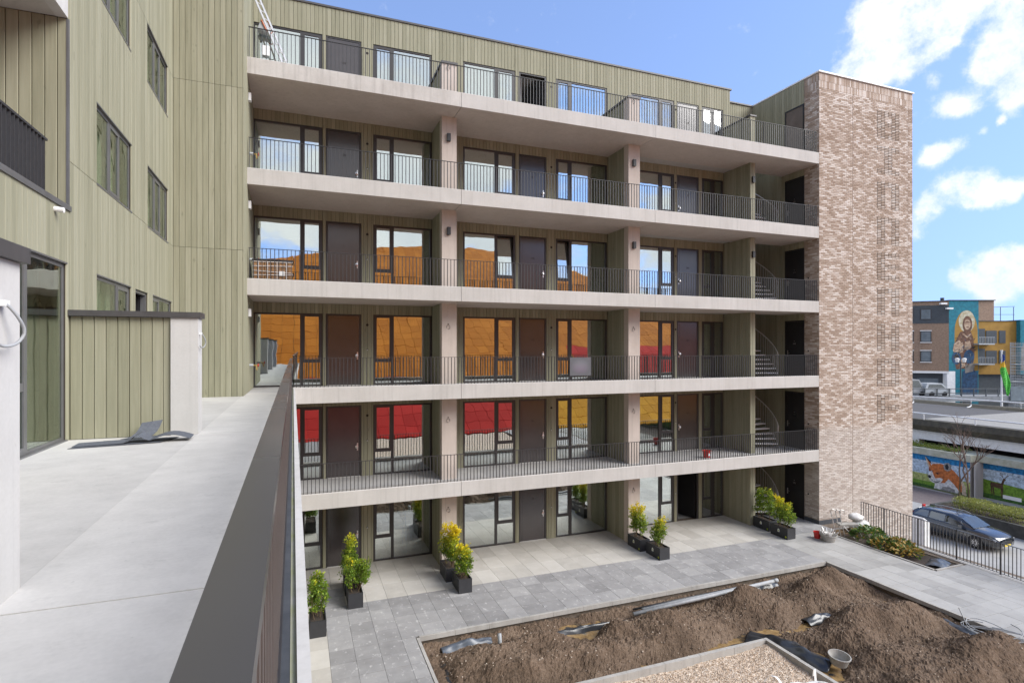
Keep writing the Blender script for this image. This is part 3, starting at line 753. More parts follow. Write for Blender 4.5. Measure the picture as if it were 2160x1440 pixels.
ps = MB(); ps.tube([(cx, cy, 0), (cx, cy, 16.9)], .07, 12); ps.build('post', 'galv', ss)

# ================================================================== SIDE WING (left) with terrace
XW = -3.03; YB = 16.75; DZ = 6.28; WT = 19.6
wg = thing('timber_clad_wing', (-3, 12, DZ), 'olive timber clad wing rising beside the concrete roof terrace', 'building')
SEAM = (10.22, 14.58)
wops = [  # y0,y1,z0,z1
 (10.81, 12.84, 10.21, 11.52), (14.10, 16.11, 10.19, 11.51), (14.06, 16.09, 13.31, 14.56), (10.81, 12.78, 13.31, 14.56),
 (10.81, 12.80, DZ, 8.76), (13.12, 14.13, DZ, 8.76), (14.56, 16.56, DZ, 8.76), (7.5, 9.56, DZ, 8.76), (5.6, 9.63, 9.57, 12.20), (5.6, 9.63, 12.20, 12.62)]
rr = boards('+x', XW, 5.6, YB-.024, DZ, WT, wops, seams=SEAM)
# front-facing block next to the galleries
rr2 = boards('-y', YB, XW+.024, -1.352, DZ, WT, (), seams=SEAM)
emit_boards(rr2, wg, len(rr2))
emit_boards(rr, wg, 0)
emit_boards(boards('+x', XL-.024, YB, YW-.03, DZ, WT, (), seams=SEAM), wg, 0)
b = MB()
b.box(XW-.3, XL-.025, YB+.002, 21.5, DZ-.3, WT)
ys = [-8, 5.6]; b.box(XW-.3, XW-.002, -8, 5.6, DZ-.3, WT)
def wallrect(y0, y1, z0, z1):
    b.box(XW-.3, XW-.003, y0, y1, z0, z1)
# backing grid split at every opening
yc = sorted(set([5.6, YB]+[w[0] for w in wops]+[w[1] for w in wops])); zc_ = sorted(set([DZ-.3, WT]+[w[2] for w in wops]+[w[3] for w in wops]))
for y0, y1 in zip(yc, yc[1:]):
    run = None
    for z0, z1 in zip(zc_, zc_[1:]):
        inside = any(w[0] <= y0+1e-6 and w[1] >= y1-1e-6 and w[2] <= z0+1e-6 and w[3] >= z1-1e-6 for w in wops)
        if inside:
            if run: wallrect(y0, y1, run[0], run[1]); run = None
        else: run = (run[0], z1) if run else (z0, z1)
    if run: wallrect(y0, y1, run[0], run[1])
b.build('backing_wall', 'soil_dark', wg)
cp = MB(); cp.box(XW-.4, XL+.05, YB-.06, 21.6, WT+.001, WT+.07); cp.box(XW-.4, XW+.06, -8, YB-.06, WT+.001, WT+.07); cp.build('coping', 'coping', wg)
rf = MB(); rf.box(-14, XW-.3, -8, 30, WT-.4, WT-.2); rf.box(XW-.3, XL-.03, 21.5, 30, WT-.4, WT-.2); rf.build('roof', 'asphalt', wg)
lw = MB(); lw.box(-14, -.21, -8, 17.87, 0, 5.98); lw.build('lower_wall', 'board', wg)
lw = MB(); lw.box(-14, -13.8, -8, 30, 0, WT-.4); lw.box(-13.8, 18.3, 29.8, 30, 0, 19.0); lw.box(XW-.3, XL-.03, 21.5, 29.8, 0, WT-.4); lw.build('rear_wall', 'board', wg)
def window_x(parent, y0, y1, z0, z1, lights, x=XW-.035, fw=.065, curtain=True, sash=1, glass='glass_wing'):
    """casement facing +x with len(lights) lights given as relative widths; 'sash' index gets an inner frame"""
    mb = MB(); D = .09; xo = x+.02; xi = xo-D
    mb.box(xi, xo, y0, y0+fw, z0, z1); mb.box(xi, xo, y1-fw, y1, z0, z1); mb.box(xi, xo, y0+fw, y1-fw, z1-fw, z1); mb.box(xi, xo, y0+fw, y1-fw, z0, z0+.06)
    tot = sum(lights); n = len(lights); inner = (y1-y0-2*fw-(n-1)*.06); y = y0+fw; cells_ = []
    for i, l in enumerate(lights):
        w = inner*l/tot; cells_.append((y, y+w))
        if i < n-1: mb.box(xi, xo, y+w, y+w+.06, z0+.06, z1-fw)
        y += w+.06
    mb.box(xo, xo+.045, y0-.01, y1+.01, z0-.012, z0+.02)
    mb.box(xo, xo+.04, y0-.01, y1+.01, z1-.01, z1+.012)
    w = mb.build('window', 'cap_metal', parent)
    for i, (a, b_) in enumerate(cells_):
        c, d = z0+.06, z1-fw
        if i == sash:
            s = MB(); f = .05
            s.box(xo-.06, xo+.008, a, a+f, c, d); s.box(xo-.06, xo+.008, b_-f, b_, c, d); s.box(xo-.06, xo+.008, a+f, b_-f, d-f, d); s.box(xo-.06, xo+.008, a+f, b_-f, c, c+f); s.build('sash', 'cap_metal', w)
            a += f; b_ -= f; c += f; d -= f
        p = MB(); p.box(xo-.016, xo-.010, a, b_, c, d); p.build('pane', glass, w)
    if curtain:
        cu = MB(); n = int((y1-y0)/.05)
        for i in range(n):
            ya, yb = y0+(y1-y0)*i/n, y0+(y1-y0)*(i+1)/n
            da, db = .03*math.sin(i*1.3)+.02*math.sin(i*.31), .03*math.sin((i+1)*1.3)+.02*math.sin((i+1)*.31)
            cu.face([(xi-.16+da, ya, z0), (xi-.16+db, yb, z0), (xi-.16+db, yb, z1), (xi-.16+da, ya, z1)])
        cu.build('curtain', 'curtain', w, smooth=True)
    return w
for i, (y0, y1, z0, z1) in enumerate(wops[:4]): window_x(wg, y0, y1, z0, z1, (1.15, 1, 1.05))
window_x(wg, *wops[4], (1.6, 1)); window_x(wg, *wops[6], (1, 1.7), sash=0)
window_x(wg, *wops[7], (1, 1.35), sash=0, curtain=False)
tr = MB(); tr.box(XW-.10, XW-.012, 7.57, 8.40, 7.06, 7.16); tr.build('transom', 'cap_metal', wg)
# open terrace door between the two lower windows
y0, y1, z0, z1 = wops[5]
fr = MB(); fr.box(XW-.11, XW-.015, y0, y0+.06, z0, z1); fr.box(XW-.11, XW-.015, y1-.06, y1, z0, z1); fr.box(XW-.11, XW-.015, y0+.06, y1-.06, z1-.06, z1); d = fr.build('terrace_door', 'cap_metal', wg)
lf = MB(); lf.box(XW-.95, XW-.12, y1-.12, y1-.065, z0+.01, z1-.07); lf.build('leaf', 'door_black', d)
ln = MB(); ln.box(XW-.05, XW-.012, 14.30, 14.37, 8.28, 8.52); ln.build('wall_lamp', 'black_plastic', wg)
# rooms behind the wing windows
for (z0, z1) in ((DZ, 8.9), (9.9, 12.1), (13.0, 15.2)):
    for (a, b_) in (((9.75, 16.70),) if z0 > 7 else ((5.7, 9.70), (9.75, 16.70))):
        rm = MB(); x1, x0 = XW-.302, XW-3.5
        rm.face([(x0, a, z0), (x1, a, z0), (x1, b_, z0), (x0, b_, z0)], 1); rm.face([(x0, a, z1), (x0, b_, z1), (x1, b_, z1), (x1, a, z1)])
        rm.face([(x0, a, z0), (x0, b_, z0), (x0, b_, z1), (x0, a, z1)]); rm.face([(x0, a, z0), (x0, a, z1), (x1, a, z1), (x1, a, z0)]); rm.face([(x0, b_, z0), (x1, b_, z0), (x1, b_, z1), (x0, b_, z1)])
        rm.build('room', ['room_wall', 'room_floor'], wg)
# recessed balcony at the upper left
emit_boards(boards('-y', 9.63, -5.6, XW+.02, 9.60, 12.20, (), pitch=.145), wg, 20)
bl = MB(); bl.box(-5.6, XW-.02, 9.631, 9.72, 9.3, 12.9); bl.box(-5.75, -5.6, 5.6, 9.72, 9.3, 12.9); bl.build('balcony_wall', 'board', wg)
bl = MB(); bl.box(-5.6, XW-.31, 5.6, 9.605, 9.42, 9.56); bl.build('balcony_floor', 'concrete', wg)
bl = MB(); bl.box(-5.6, XW-.12, 5.6, 9.605, 12.21, 12.60); bl.build('balcony_soffit', 'concrete', wg)
bl = MB(); bl.box(XW-.118, XW+.022, 5.6, 9.60, 12.205, 13.25); bl.build('balcony_fascia', 'concrete_white', wg)
bl = MB(); bl.box(XW-.30, XW+.045, 5.6, 9.66, 9.50, 9.575); bl.box(XW-.0, XW+.028, 9.60, 9.645, 9.58, 12.20); bl.build('balcony_sill', 'cap_metal', wg)
rl = MB(); x = XW-.10
rl.box(x-.025, x+.025, 5.6, 9.20, 10.33, 10.36)
y = 5.65
while y < 9.2:
    rl.box(x-.02, x+.02, y-.006, y+.006, 9.576, 10.33); y += .105
rl.build('balcony_railing', 'rail_dark', wg)
sp = MB(); sp.tube([(XW+.02, 9.12, 9.42), (XW+.13, 9.12, 9.41)], .035, 10); sp.build('overflow_spout', 'white_plastic', wg)
# ---- terrace floor
tf = thing('terrace_floor', (-1.5, 5, DZ), None, None); tf['kind'] = 'structure'
mb = MB(); mb.box(XW-.3, -.145, -8, YF+.3, 5.99, DZ-.02); mb.box(XW-.3, -1.1, YF+.3, YW, 5.99, DZ-.02); mb.build('deck_slab', 'concrete', tf)
for i, (a, b_) in enumerate(((-8, -2.6), (-2.59, 3.42), (3.43, 9.64), (9.65, 17.87))):
    m1 = MB(); m1.box(-1.40, -.15, a, b_-.004, DZ-.02, DZ+.003); m1.build('walkway_slab', 'screed', tf)
    m2 = MB(); m2.box(XW+.02, -1.404, a, min(b_, YB-.02)-.004, DZ-.02, DZ); m2.build('terrace_slab', 'screed_dull', tf)
m2 = MB(); m2.box(XL+.005, -.15, 17.872, YW-.03, DZ-.02, DZ+.001); m2.build('walkway_slab', 'tile_gallery', tf)
# ---- terrace edge: precast strip, mossy gutter, flashing (plan turned by a third of a degree)
def dx(y): return -.0067*(y-2.1)
eb = thing('terrace_edge_beam', (0, 8, 5.9), 'white precast edge strip with mossy gutter along the roof terrace', 'edge beam')
for a, b_ in ((-8, 1.2), (1.21, 6.4), (6.41, 11.6), (11.61, YF-.01)):
    m = MB(); m.box(.0, .048, a, b_, 5.92, 6.40, dx=dx); m.build('edge_panel', 'concrete_white', eb)
m = MB(); m.box(-.024, -.001, -8, YF-.01, 5.95, 6.375, dx=dx); m.build('gutter', 'mossy', eb)
m = MB(); m.box(-.142, -.025, -8, YF-.01, 6.0, 6.385, dx=dx); m.build('flashing', 'flashing', eb)
tr_ = thing('terrace_railing', (-.07, 8, 6.3), 'dark steel railing with flat wide cap along the roof terrace', 'railing')
def dx2(y): return -.0054*(y-.67)
for a, b_ in ((-8, -3.303), (-3.3, 2.697), (2.7, 5.697), (5.7, 8.697), (8.7, 11.697), (11.7, 14.697), (14.7, YF-.2)):
    m = MB(); m.box(-.1025, -.037, a, b_, 7.278, 7.29, dx=dx2); m.box(-.1025, -.0985, a, b_, 7.262, 7.278, dx=dx2); m.box(-.041, -.037, a, b_, 7.262, 7.278, dx=dx2); m.build('cap', 'cap_gloss', tr_)
m = MB(); y = -7.9
while y < YF-.2:
    m.box(-.066, -.056, y-.022, y+.022, 6.43, 7.277, dx=dx2); y += .105
o = m.build('bars', 'rail_bar', tr_); tag(o, kind='stuff')
m = MB(); m.box(-.074, -.048, -8, YF-.2, 6.41, 6.435, dx=dx2)
y = -7.5
while y < YF-.2:
    m.box(-.066, -.058, y-.02, y+.02, 6.384, 6.41, dx=dx2); y += 1.2
m.build('base_rail', 'rail_dark', tr_)
# ---- terrace dividing walls
def divider(y0, label, n):
    d = thing('terrace_divider', (-2.2, y0+.17, DZ), label, 'dividing wall', 'dividing walls between the roof terraces')
    m = MB(); m.box(-1.757, -1.395, y0, y0+.35, DZ+.001, 8.03); m.build('concrete_end', 'concrete_white', d)
    m = MB(); m.box(XW+.03, -1.758, y0+.062, y0+.288, DZ+.001, 8.028); m.build('core', 'soil_dark', d)
    emit_boards(boards('-y', y0+.06, XW+.03, -1.76, DZ+.006, 8.028, (), pitch=.1425), d, n)
    emit_boards(boards('+y', y0+.29, XW+.03, -1.76, DZ+.006, 8.028, (), pitch=.1425), d, 0)
    m = MB(); m.box(XW+.03, -1.36, y0-.035, y0+.385, 8.032, 8.115); m.build('coping', 'coping', d)
    w = MB(); pts = [(-1.388, y0+.12, 7.80), (-1.36, y0+.12, 7.79), (-1.33, y0+.16, 7.73), (-1.32, y0+.20, 7.66), (-1.34, y0+.17, 7.60), (-1.36, y0+.08, 7.585), (-1.37, y0+.0, 7.61)]
    w.tube(smooth_path(pts), .008, 8); w.build('loose_cable', 'pipe_grey', d, smooth=True)
    w = MB(); w.box(-1.394, -1.36, y0+.09, y0+.15, 7.785, 7.815); w.build('cable_clip', 'white_plastic', d)
divider(9.60, 'low terrace dividing wall with olive boards and pale concrete end beside the curled felt', 20)
divider(3.42, 'low terrace dividing wall whose pale concrete end carries a looped grey cable', 20)
divider(-2.76, 'low terrace dividing wall standing closest to the orange hall', 0)
# roofing felt offcuts on the terrace
def felt(name, label, pts_l, pts_r, sub=1, grp=None):
    m = MB()
    for (a, b_), (c, d) in zip(zip(pts_l, pts_r), zip(pts_l[1:], pts_r[1:])):
        m.face([a, b_, d, c])
        lo = lambda p: (p[0], p[1], p[2]-.006)
        m.face([lo(c), lo(d), lo(b_), lo(a)]); m.face([a, c, lo(c), lo(a)]); m.face([d, b_, lo(b_), lo(d)])
    o = m.build(name, 'felt', smooth=False); tag(o, label, 'roofing felt', grp)
z = DZ+.012
felt('roofing_felt_sheet', 'flat dark felt offcut lying on the terrace floor', [(-2.75, 8.75, z), (-1.75, 8.92, z+.004)], [(-2.50, 9.30, z), (-1.60, 9.35, z+.004)])
def arc(x0, x1, n, f): return [(x0+(x1-x0)*i/n, f(i/n)) for i in range(n+1)]
prof = arc(-2.72, -1.40, 22, lambda t: z+.012+.015*t+.10*math.exp(-((t-.53)/.06)**2)+.13*max(0, math.sin((t-.62)/.38*math.pi))**1.0*(t > .62)*.55)
felt('roofing_felt_strip', 'pale grey felt strip with a raised fold and a lifted end', [(x, 8.80+.12*(x+2.7), zz) for x, zz in prof], [(x, 9.06+.16*(x+2.7), zz+.01) for x, zz in prof])
prof = [(0, 0), (.04, .004), (.07, .02), (.09, .06), (.10, .12), (.105, .19)]
felt('roofing_felt_flap', 'small dark felt piece curled upright against the olive boards', [(-2.30+.02*i+p[0], 9.25+.03*i+p[0]*.8, z+.018+p[1]) for i, p in enumerate(prof)], [(-2.05+.02*i+p[0], 9.30+.03*i+p[0]*.8, z+.018+p[1]*1.15) for i, p in enumerate(prof)])

# ================================================================== OPPOSITE HALL (seen mirrored in the glass)
oh = thing('orange_hall', (14, -20, 0), 'orange and red clad hall with low sweeping roof shell sloped to catch sun, facing the galleries across the courtyard', 'building')
def shell_len(x): return 38+12*math.sin(max(0, min(1, (x+6)/36))*math.pi*.55) if x < 34 else max(14, 49.5-.55*(x-34)**1.25)
def hallp(x, l, dn=0.0): return (x, -7.5-.866*l-.5*0-dn*.5, .5*l-.004*l*max(0, l-30)*.12-dn*.87)  # shell slope shaped to catch sun and brighten its reflections
m = MB(); NX = 66
for i in range(NX):
    x0 = -13+i*1.15; x1 = x0+1.12; l = 0.0; Lm = shell_len(x0)
    while l < Lm:
        l1 = min(l+1.52, Lm); red = (l < 9 and x0 < 20) or (x0 > 30 and 6 < l < 15); col = 2 if red else (1 if (x0 > 20 and l < 4) else 0); rn = .02+.96*rng.random()
        last = l1 >= Lm-.01
        q = [hallp(x0, l), hallp(x1, l), hallp(x1, shell_len(x1) if last else l1), hallp(x0, l1)]; p = [(a, b_-.06, c_-.10) for a, b_, c_ in q]
        m.face(q, col, rn); m.face(p[::-1], col, rn)
        for a in range(4): b2 = (a+1) % 4; m.face([q[b2], q[a], p[a], p[b2]], col, rn)
        l += 1.57
m.build('shell_panels', ['orange_clad', 'ochre_clad', 'red_clad'], oh)
m = MB()
for i in range(NX):
    x0 = -13+i*1.15; x1 = x0+1.15; Lm = shell_len(x0)
    m.face([hallp(x0, 0, .09), hallp(x1, 0, .09), hallp(x1, Lm, .09), hallp(x0, Lm, .09)])
m.face([hallp(-13, 0, .09), hallp(-13, shell_len(-13), .09), (-13, hallp(-13, shell_len(-13))[1], 0)]); m.face([hallp(62.8, 0, .09), hallp(62.8, shell_len(62.8), .09), (62.8, hallp(62.8, shell_len(62.8))[1], 0)])
m.build('shell_deck', 'rail_bar', oh)

# ================================================================== GROUND
gr = MB(); gr.box(22.6, 400, -200, 400, -3.5, -3.3); gr.box(-200, 22.6, 30.1, 400, -3.5, -3.3); gr.box(-200, -14, -200, 30.1, -3.5, -3.3); gr.box(-14, 22.6, -200, -60, -3.5, -3.3)
g = gr.build('ground', 'tile_grey'); tag(g, kind='structure')

# ================================================================== COURTYARD
# gravel
def gravel_mat():
    m, N, L, b = newmat('gravel')
    v = N.new('ShaderNodeTexVoronoi'); v.inputs['Scale'].default_value = 42; L.new(pos(N, L), v.inputs['Vector'])
    sx = N.new('ShaderNodeSeparateColor'); L.new(v.outputs['Color'], sx.inputs[0])
    L.new(ramp(N, L, sx.outputs[0], [(.0, (.32, .225, .15)), (.45, (.50, .385, .285)), (.8, (.61, .50, .395)), (1, (.69, .625, .54))]), b.inputs['Base Color'])
    b.inputs['Roughness'].default_value = .85; bump(N, L, b, v.outputs['Distance'], 1.0, -.02)
gravel_mat()
simple('bed_edge', (.17, .13, .10), (.10, .08, .06), 9, .95)
pod = MB()
pod.box(-14, 2.90, -60, 14.70, -3.3, -.034); pod.box(-14, 22.6, 14.70, 24, -3.3, -.034); pod.box(17.60, 20.30, -60, 14.70, -3.3, -.034); pod.box(20.30, 21.80, -60, 12.70, -3.3, -.034); pod.box(21.80, 22.6, -60, 14.70, -3.3, -.034)
pod.box(20.30, 21.80, 12.70, 14.70, -3.3, -.25)
pod.box(2.90, 17.60, -60, 14.70, -3.3, -.60); p = pod.build('podium', 'bed_edge'); tag(p, kind='structure')
_t = MB(); _t.box(-.5, .5, -.5, .5, -.028, 0); TILES = {}
for mname in ('tile_dark', 'tile_light', 'tile_grey'): TILES[mname] = _t.build('paving_tile', mname, mesh_only=True, loc=(0, 0, 0))
def paving(name, mat, zones):
    root = thing(name, ((zones[0][0]+zones[0][1])/2, (zones[0][2]+zones[0][3])/2, -.03), None, None); root['kind'] = 'structure'
    n = 0
    for x0, x1, y0, y1, px_, py_ in zones:
        y = y1
        while y > y0+.03:
            ya = max(y-py_, y0); x = x0
            while x < x1-.03:
                xb = min(x+px_, x1); n += 1
                inst('paving_tile', TILES[mat], root, ((x+xb)/2, (ya+y)/2, rng.uniform(-.0018, .0018)), (rng.uniform(-.0012, .0012), rng.uniform(-.0012, .0012), 0), (xb-x-.007, y-ya-.007, 1))
                x = xb
            y = ya
    return n
nd = paving('dark_paving', 'tile_dark', [(.74, 17.60, 14.71, 17.25, .602, .635), (.74, 2.90, 9.6, 14.71, .602, .635), (.74, 1.342, 17.25, 18.52, .602, .635), (18.33, 21.0, 17.25, 19.8, .602, .635)])
nl = paving('light_paving', 'tile_light', [(1.342, 18.33, 17.25, 20.42, .6065, 1.057), (-.2, 1.342, 18.52, 20.42, .602, .95), (-.2, .74, 10.0, 18.52, .94, .9)])
ng = paving('grey_paving', 'tile_grey', [(17.60, 20.30, 7.2, 17.25, .60, .60), (20.30, 22.3, 7.2, 12.70, .60, .60), (20.30, 21.9, 17.02, 17.25, .6, .6)])
m = MB(); m.box(3.0, 17.5, -7.9, 6.99, -.3, -.09); o = m.build('gravel_bed', 'gravel'); tag(o, kind='structure')
m = MB(); m.box(-.2, 2.9, -7.9, 9.59, -.034, -.002); m.box(17.6, 22.3, -22, 7.19, -.034, -.002); o = m.build('courtyard_path', 'tile_dark'); tag(o, kind='structure')
# kerbs
def kerb(name, label, runs, zt, th=.08, seg=1.0, zb=-.5):
    k = thing(name, (runs[0][0], runs[0][1], zb), label, 'kerb')
    for x0, y0, x1, y1 in runs:
        Lh = math.hypot(x1-x0, y1-y0); n = max(1, round(Lh/seg)); ux, uy = (x1-x0)/Lh, (y1-y0)/Lh
        for i in range(n):
            a, b_ = Lh*i/n+.003, Lh*(i+1)/n-.003
            xa, xb = sorted((x0+ux*a, x0+ux*b_)); ya, yb = sorted((y0+uy*a, y0+uy*b_))
            if abs(ux) > .5: ya -= th/2; yb += th/2
            else: xa -= th/2; xb += th/2
            q = MB(); dz = rng.uniform(-.006, .006); q.box(xa, xb, ya, yb, zb, zt+dz); q.build('kerb_stone', 'kerb', k)
kerb('bed_kerb', 'long grey kerb edging the big earth bed beside the dark tiles', [(2.95, 7.0, 2.95, 14.62), (2.99, 14.66, 17.52, 14.66), (17.56, 7.0, 17.56, 14.62)], .012, .075, 1.0, -.11)
kerb('gravel_kerb', 'weathered concrete kerb framing the pale gravel inside the earth bed', [(3.0, 11.24, 11.30, 11.24), (11.34, 7.0, 11.34, 11.29)], .06, .10)
kerb('planting_kerb', 'thin grey kerb around the narrow planting strip by the bar fence', [(20.34, 12.79, 20.34, 16.98), (20.38, 12.75, 21.76, 12.75)], .03, .07, 2.0, -.24)
# earth
MOUNDS = [(4.2, 13.2, .36, .9, .6), (6.0, 13.4, .46, 1.0, .55), (5.0, 12.4, .42, 1.3, .6), (7.0, 12.5, .34, .9, .6), (8.0, 13.35, .36, .5, .42), (9.6, 13.2, .58, 1.0, .62), (8.9, 12.4, .30, 1.0, .5), (11.0, 12.6, .26, .8, .5),
 (12.7, 13.5, .62, .75, .5), (13.4, 12.8, .34, .9, .6), (16.3, 13.5, .66, .8, .55), (15.2, 13.3, .42, .7, .5), (15.0, 12.4, .34, .9, .6), (14.6, 11.1, .70, 1.1, .7), (16.2, 10.9, .62, .9, .6), (13.4, 10.6, .30, .7, .5), (13.6, 9.6, .42, 1.1, .8), (15.8, 8.9, .62, 1.1, .7), (14.2, 8.4, .45, 1.2, .7), (16.9, 9.0, .40, .6, .6), (12.7, 8.4, .30, .9, .7)]
NOTCH = [(7.35, 13.7, .45, .5, .45), (13.95, 12.0, .25, .8, .35), (12.3, 10.4, .34, .6, .5), (11.6, 12.0, .20, .9, .35)]
SR = random.Random(77)
def soil_h(x, y):
    z = -.30
    if x < 13 and y < 13: z -= .20*math.exp(-((max(0, x-11.42))**2+(max(0, y-11.32))**2)/.45)*(1 if x > 9 else max(0, (x-7.5)/1.5))
    for mx, my, a, sx, sy in MOUNDS: z += a*math.exp(-(abs((x-mx)/sx)**1.7+abs((y-my)/sy)**1.7))
    for mx, my, a, sx, sy in NOTCH: z -= a*math.exp(-(((x-mx)/sx)**2+((y-my)/sy)**2))
    e = min(x-3.0, 17.5-x, 14.6-y); z += .10*math.exp(-(e/.20)**2)-.05*math.exp(-((e-.32)/.12)**2)
    p = Vector((x, y, z*.6))
    z += .09*mnoise.fractal(p*1.3, .9, 2.1, 3)+.03*mnoise.noise(p*5.2)+.028*mnoise.noise(p*11)+.022*mnoise.noise(p*21)+SR.uniform(-.010, .012)
    return z
def heightfield(x0, x1, y0, y1, st, fn, skip=None):
    m = MB(); nx = int((x1-x0)/st); ny = int((y1-y0)/st); idx = {}
    for j in range(ny+1):
        for i in range(nx+1):
            x, y = x0+(x1-x0)*i/nx, y0+(y1-y0)*j/ny
            if skip and skip(x, y): continue
            idx[i, j] = len(m.v); m.v.append((x, y, fn(x, y)))
    for j in range(ny):
        for i in range(nx):
            k = [(i, j), (i+1, j), (i+1, j+1), (i, j+1)]
            if all(q in idx for q in k): m.f.append(tuple(idx[q] for q in k)); m.m.append(0); m.r.append(0)
    return m
def soil_mat():
    m, N, L, b = newmat('soil')
    p = pos(N, L); a = noi(N, L, p, 16, 8, .7); c = noi(N, L, p, 1.1, 4); s = noi(N, L, p, 60, 4, .7)
    f = math_n(N, L, 'ADD', math_n(N, L, 'MULTIPLY', a, .48), math_n(N, L, 'MULTIPLY', c, .52))
    col = ramp(N, L, f, [(.32, (.060, .042, .029)), (.5, (.140, .098, .068)), (.66, (.235, .173, .126))])
    v = N.new('ShaderNodeTexVoronoi'); v.inputs['Scale'].default_value = 16; L.new(p, v.inputs['Vector'])
    k = N.new('ShaderNodeMapRange'); L.new(v.outputs['Distance'], k.inputs[0]); k.inputs['From Min'].default_value = .10; k.inputs['From Max'].default_value = .13; k.inputs['To Min'].default_value = .55; k.inputs['To Max'].default_value = 0
    col = mixc(N, L, k.outputs[0], col, (.29, .225, .165))
    L.new(col, b.inputs['Base Color']); b.inputs['Roughness'].default_value = .97; b.inputs['Specular IOR Level'].default_value = .15
    bump(N, L, b, math_n(N, L, 'ADD', a, s), 1.0, .03)
soil_mat()
def ingravel(x, y): return x < 11.42 and y < 11.32
o = heightfield(3.0, 17.51, 7.0, 14.61, .04, soil_h, ingravel).build('garden_soil', 'soil', smooth=False)
tag(o, 'heaped brown garden soil in the big courtyard bed', 'soil', kind='stuff')
m = MB(); rg = random.Random(15)
for i in range(1400):
    x, y = rg.uniform(3.1, 17.4), rg.uniform(8.2, 14.5)
    if ingravel(x, y): continue
    z = soil_h(x, y)+.008; s = rg.uniform(.010, .030); q = [(x+s*math.cos(t_+i), y+s*math.sin(t_+i)*.8, z+rg.uniform(-.3, .4)*s) for t_ in (0, 1.6, 3.1, 4.7)]; tp = (x, y, z+s*.9)
    for a in range(4): m.face([q[a], q[(a+1) % 4], tp], 0, .02+.96*rg.random())
simple('stone_bits', (.42, .35, .28), (.16, .115, .085), 3, .9, rnd=.9)
o = m.build('soil_stones', 'stone_bits'); tag(o, 'small stones and clods scattered over the soil heaps', 'stones', kind='stuff')
def liner_mat():
    m, N, L, b = newmat('liner')
    p = pos(N, L); f = noi(N, L, p, 1.3, 5, .6)
    k = N.new('ShaderNodeMapRange'); L.new(f, k.inputs[0]); k.inputs['From Min'].default_value = .40; k.inputs['From Max'].default_value = .47
    mud = ramp(N, L, noi(N, L, p, 6, 5), [(.3, (.16, .095, .035)), (.7, (.30, .20, .09))])
    L.new(mixc(N, L, k.outputs[0], (.020, .022, .026), mud), b.inputs['Base Color'])
    rr_ = math_n(N, L, 'ADD', math_n(N, L, 'MULTIPLY', k.outputs[0], .12), .22); L.new(rr_, b.inputs['Roughness'])
liner_mat()
def liner_h(x, y):
    p = Vector((x, y, 0))
    w = mnoise.ridged_multi_fractal(p*1.6, 1.0, 2.0, 3, 1.0, 2.0)
    return -.37+.03*w+.05*mnoise.noise(p*.9)
m = heightfield(3.0, 17.51, 7.0, 14.61, .07, liner_h, ingravel); o = m.build('pond_liner', 'liner', smooth=False)
tag(o, 'creased black plastic liner with muddy puddles under the soil heaps', 'plastic sheet')
# crumpled liner ridge by the gravel corner and loose black scraps
def crumple(name, label, pts, wid, h, seed, mat='liner_black', cat='plastic sheet', grp=None):
    r = random.Random(seed); m = MB(); n = len(pts); K = 9; P = []
    for i, (x, y, z) in enumerate(pts):
        a = pts[max(0, i-1)]; b_ = pts[min(n-1, i+1)]; tx, ty = b_[0]-a[0], b_[1]-a[1]; l = math.hypot(tx, ty) or 1; nx_, ny_ = -ty/l, tx/l
        row = []
        for j in range(K):
            t = j/(K-1)-.5; w = wid*(1+.5*mnoise.noise(Vector((i*.7, seed, 0))))
            row.append((x+nx_*t*w+r.uniform(-.03, .03)*wid, y+ny_*t*w+r.uniform(-.03, .03)*wid, z+h*math.cos(t*math.pi)*(.6+.6*r.random())*(.4+.6*math.sin(math.pi*(i+.5)/n))))
        P.append(row)
    for i in range(n-1):
        for j in range(K-1): m.face([P[i][j], P[i+1][j], P[i+1][j+1], P[i][j+1]])
    o = m.build(name, mat, smooth=True)
    bm_ = bmesh.new(); bm_.from_mesh(o.data); bmesh.ops.remove_doubles(bm_, verts=bm_.verts, dist=1e-5); bm_.to_mesh(o.data); bm_.free()
    ss_ = o.modifiers.new('s', 'SUBSURF'); ss_.levels = 1; ss_.render_levels = 2; sm = o.modifiers.new('t', 'SOLIDIFY'); sm.thickness = .006
    tag(o, label, cat, grp); return o
simple('liner_black', (.030, .033, .038), (.018, .02, .023), 8, .28, spec=.6)
simple('liner_blue', (.085, .10, .125), (.05, .06, .075), 8, .35, spec=.5)
def line(a, b_, n, z): return [(a[0]+(b_[0]-a[0])*i/n, a[1]+(b_[1]-a[1])*i/n, z) for i in range(n+1)]
crumple('liner_fold', 'thick crumpled black liner fold running past the grey mixing tub', line((11.5, 12.0), (12.3, 10.1), 12, -.30), .65, .34, 3)
crumple('liner_scrap', 'black liner corner poking up beside the long grey pipes', line((13.2, 14.25), (14.9, 14.35), 10, -.30), .35, .22, 4)
crumple('liner_scrap', 'bluish black liner flap beside the upright grey pipe stub', line((3.5, 14.35), (4.9, 14.40), 10, -.33), .3, .2, 5, 'liner_blue')
crumple('liner_scrap', 'wrinkled black liner edge along the kerb next to the dark tile strip', line((3.25, 11.5), (3.4, 13.6), 12, -.34), .5, .22, 6)
crumple('liner_scrap', 'slack black liner between two soil heaps in the middle of the bed', line((13.6, 12.05), (14.6, 12.0), 8, -.30), .4, .22, 8)
crumple('liner_scrap', 'dusty liner edge below the coiled grey cable', line((17.15, 9.3), (17.3, 11.3), 12, -.32), .45, .22, 9, 'liner_blue')
crumple('liner_scrap', 'thin glossy liner edge under the pipe ends', line((6.2, 14.0), (9.0, 13.95), 16, -.33), .22, .18, 10)
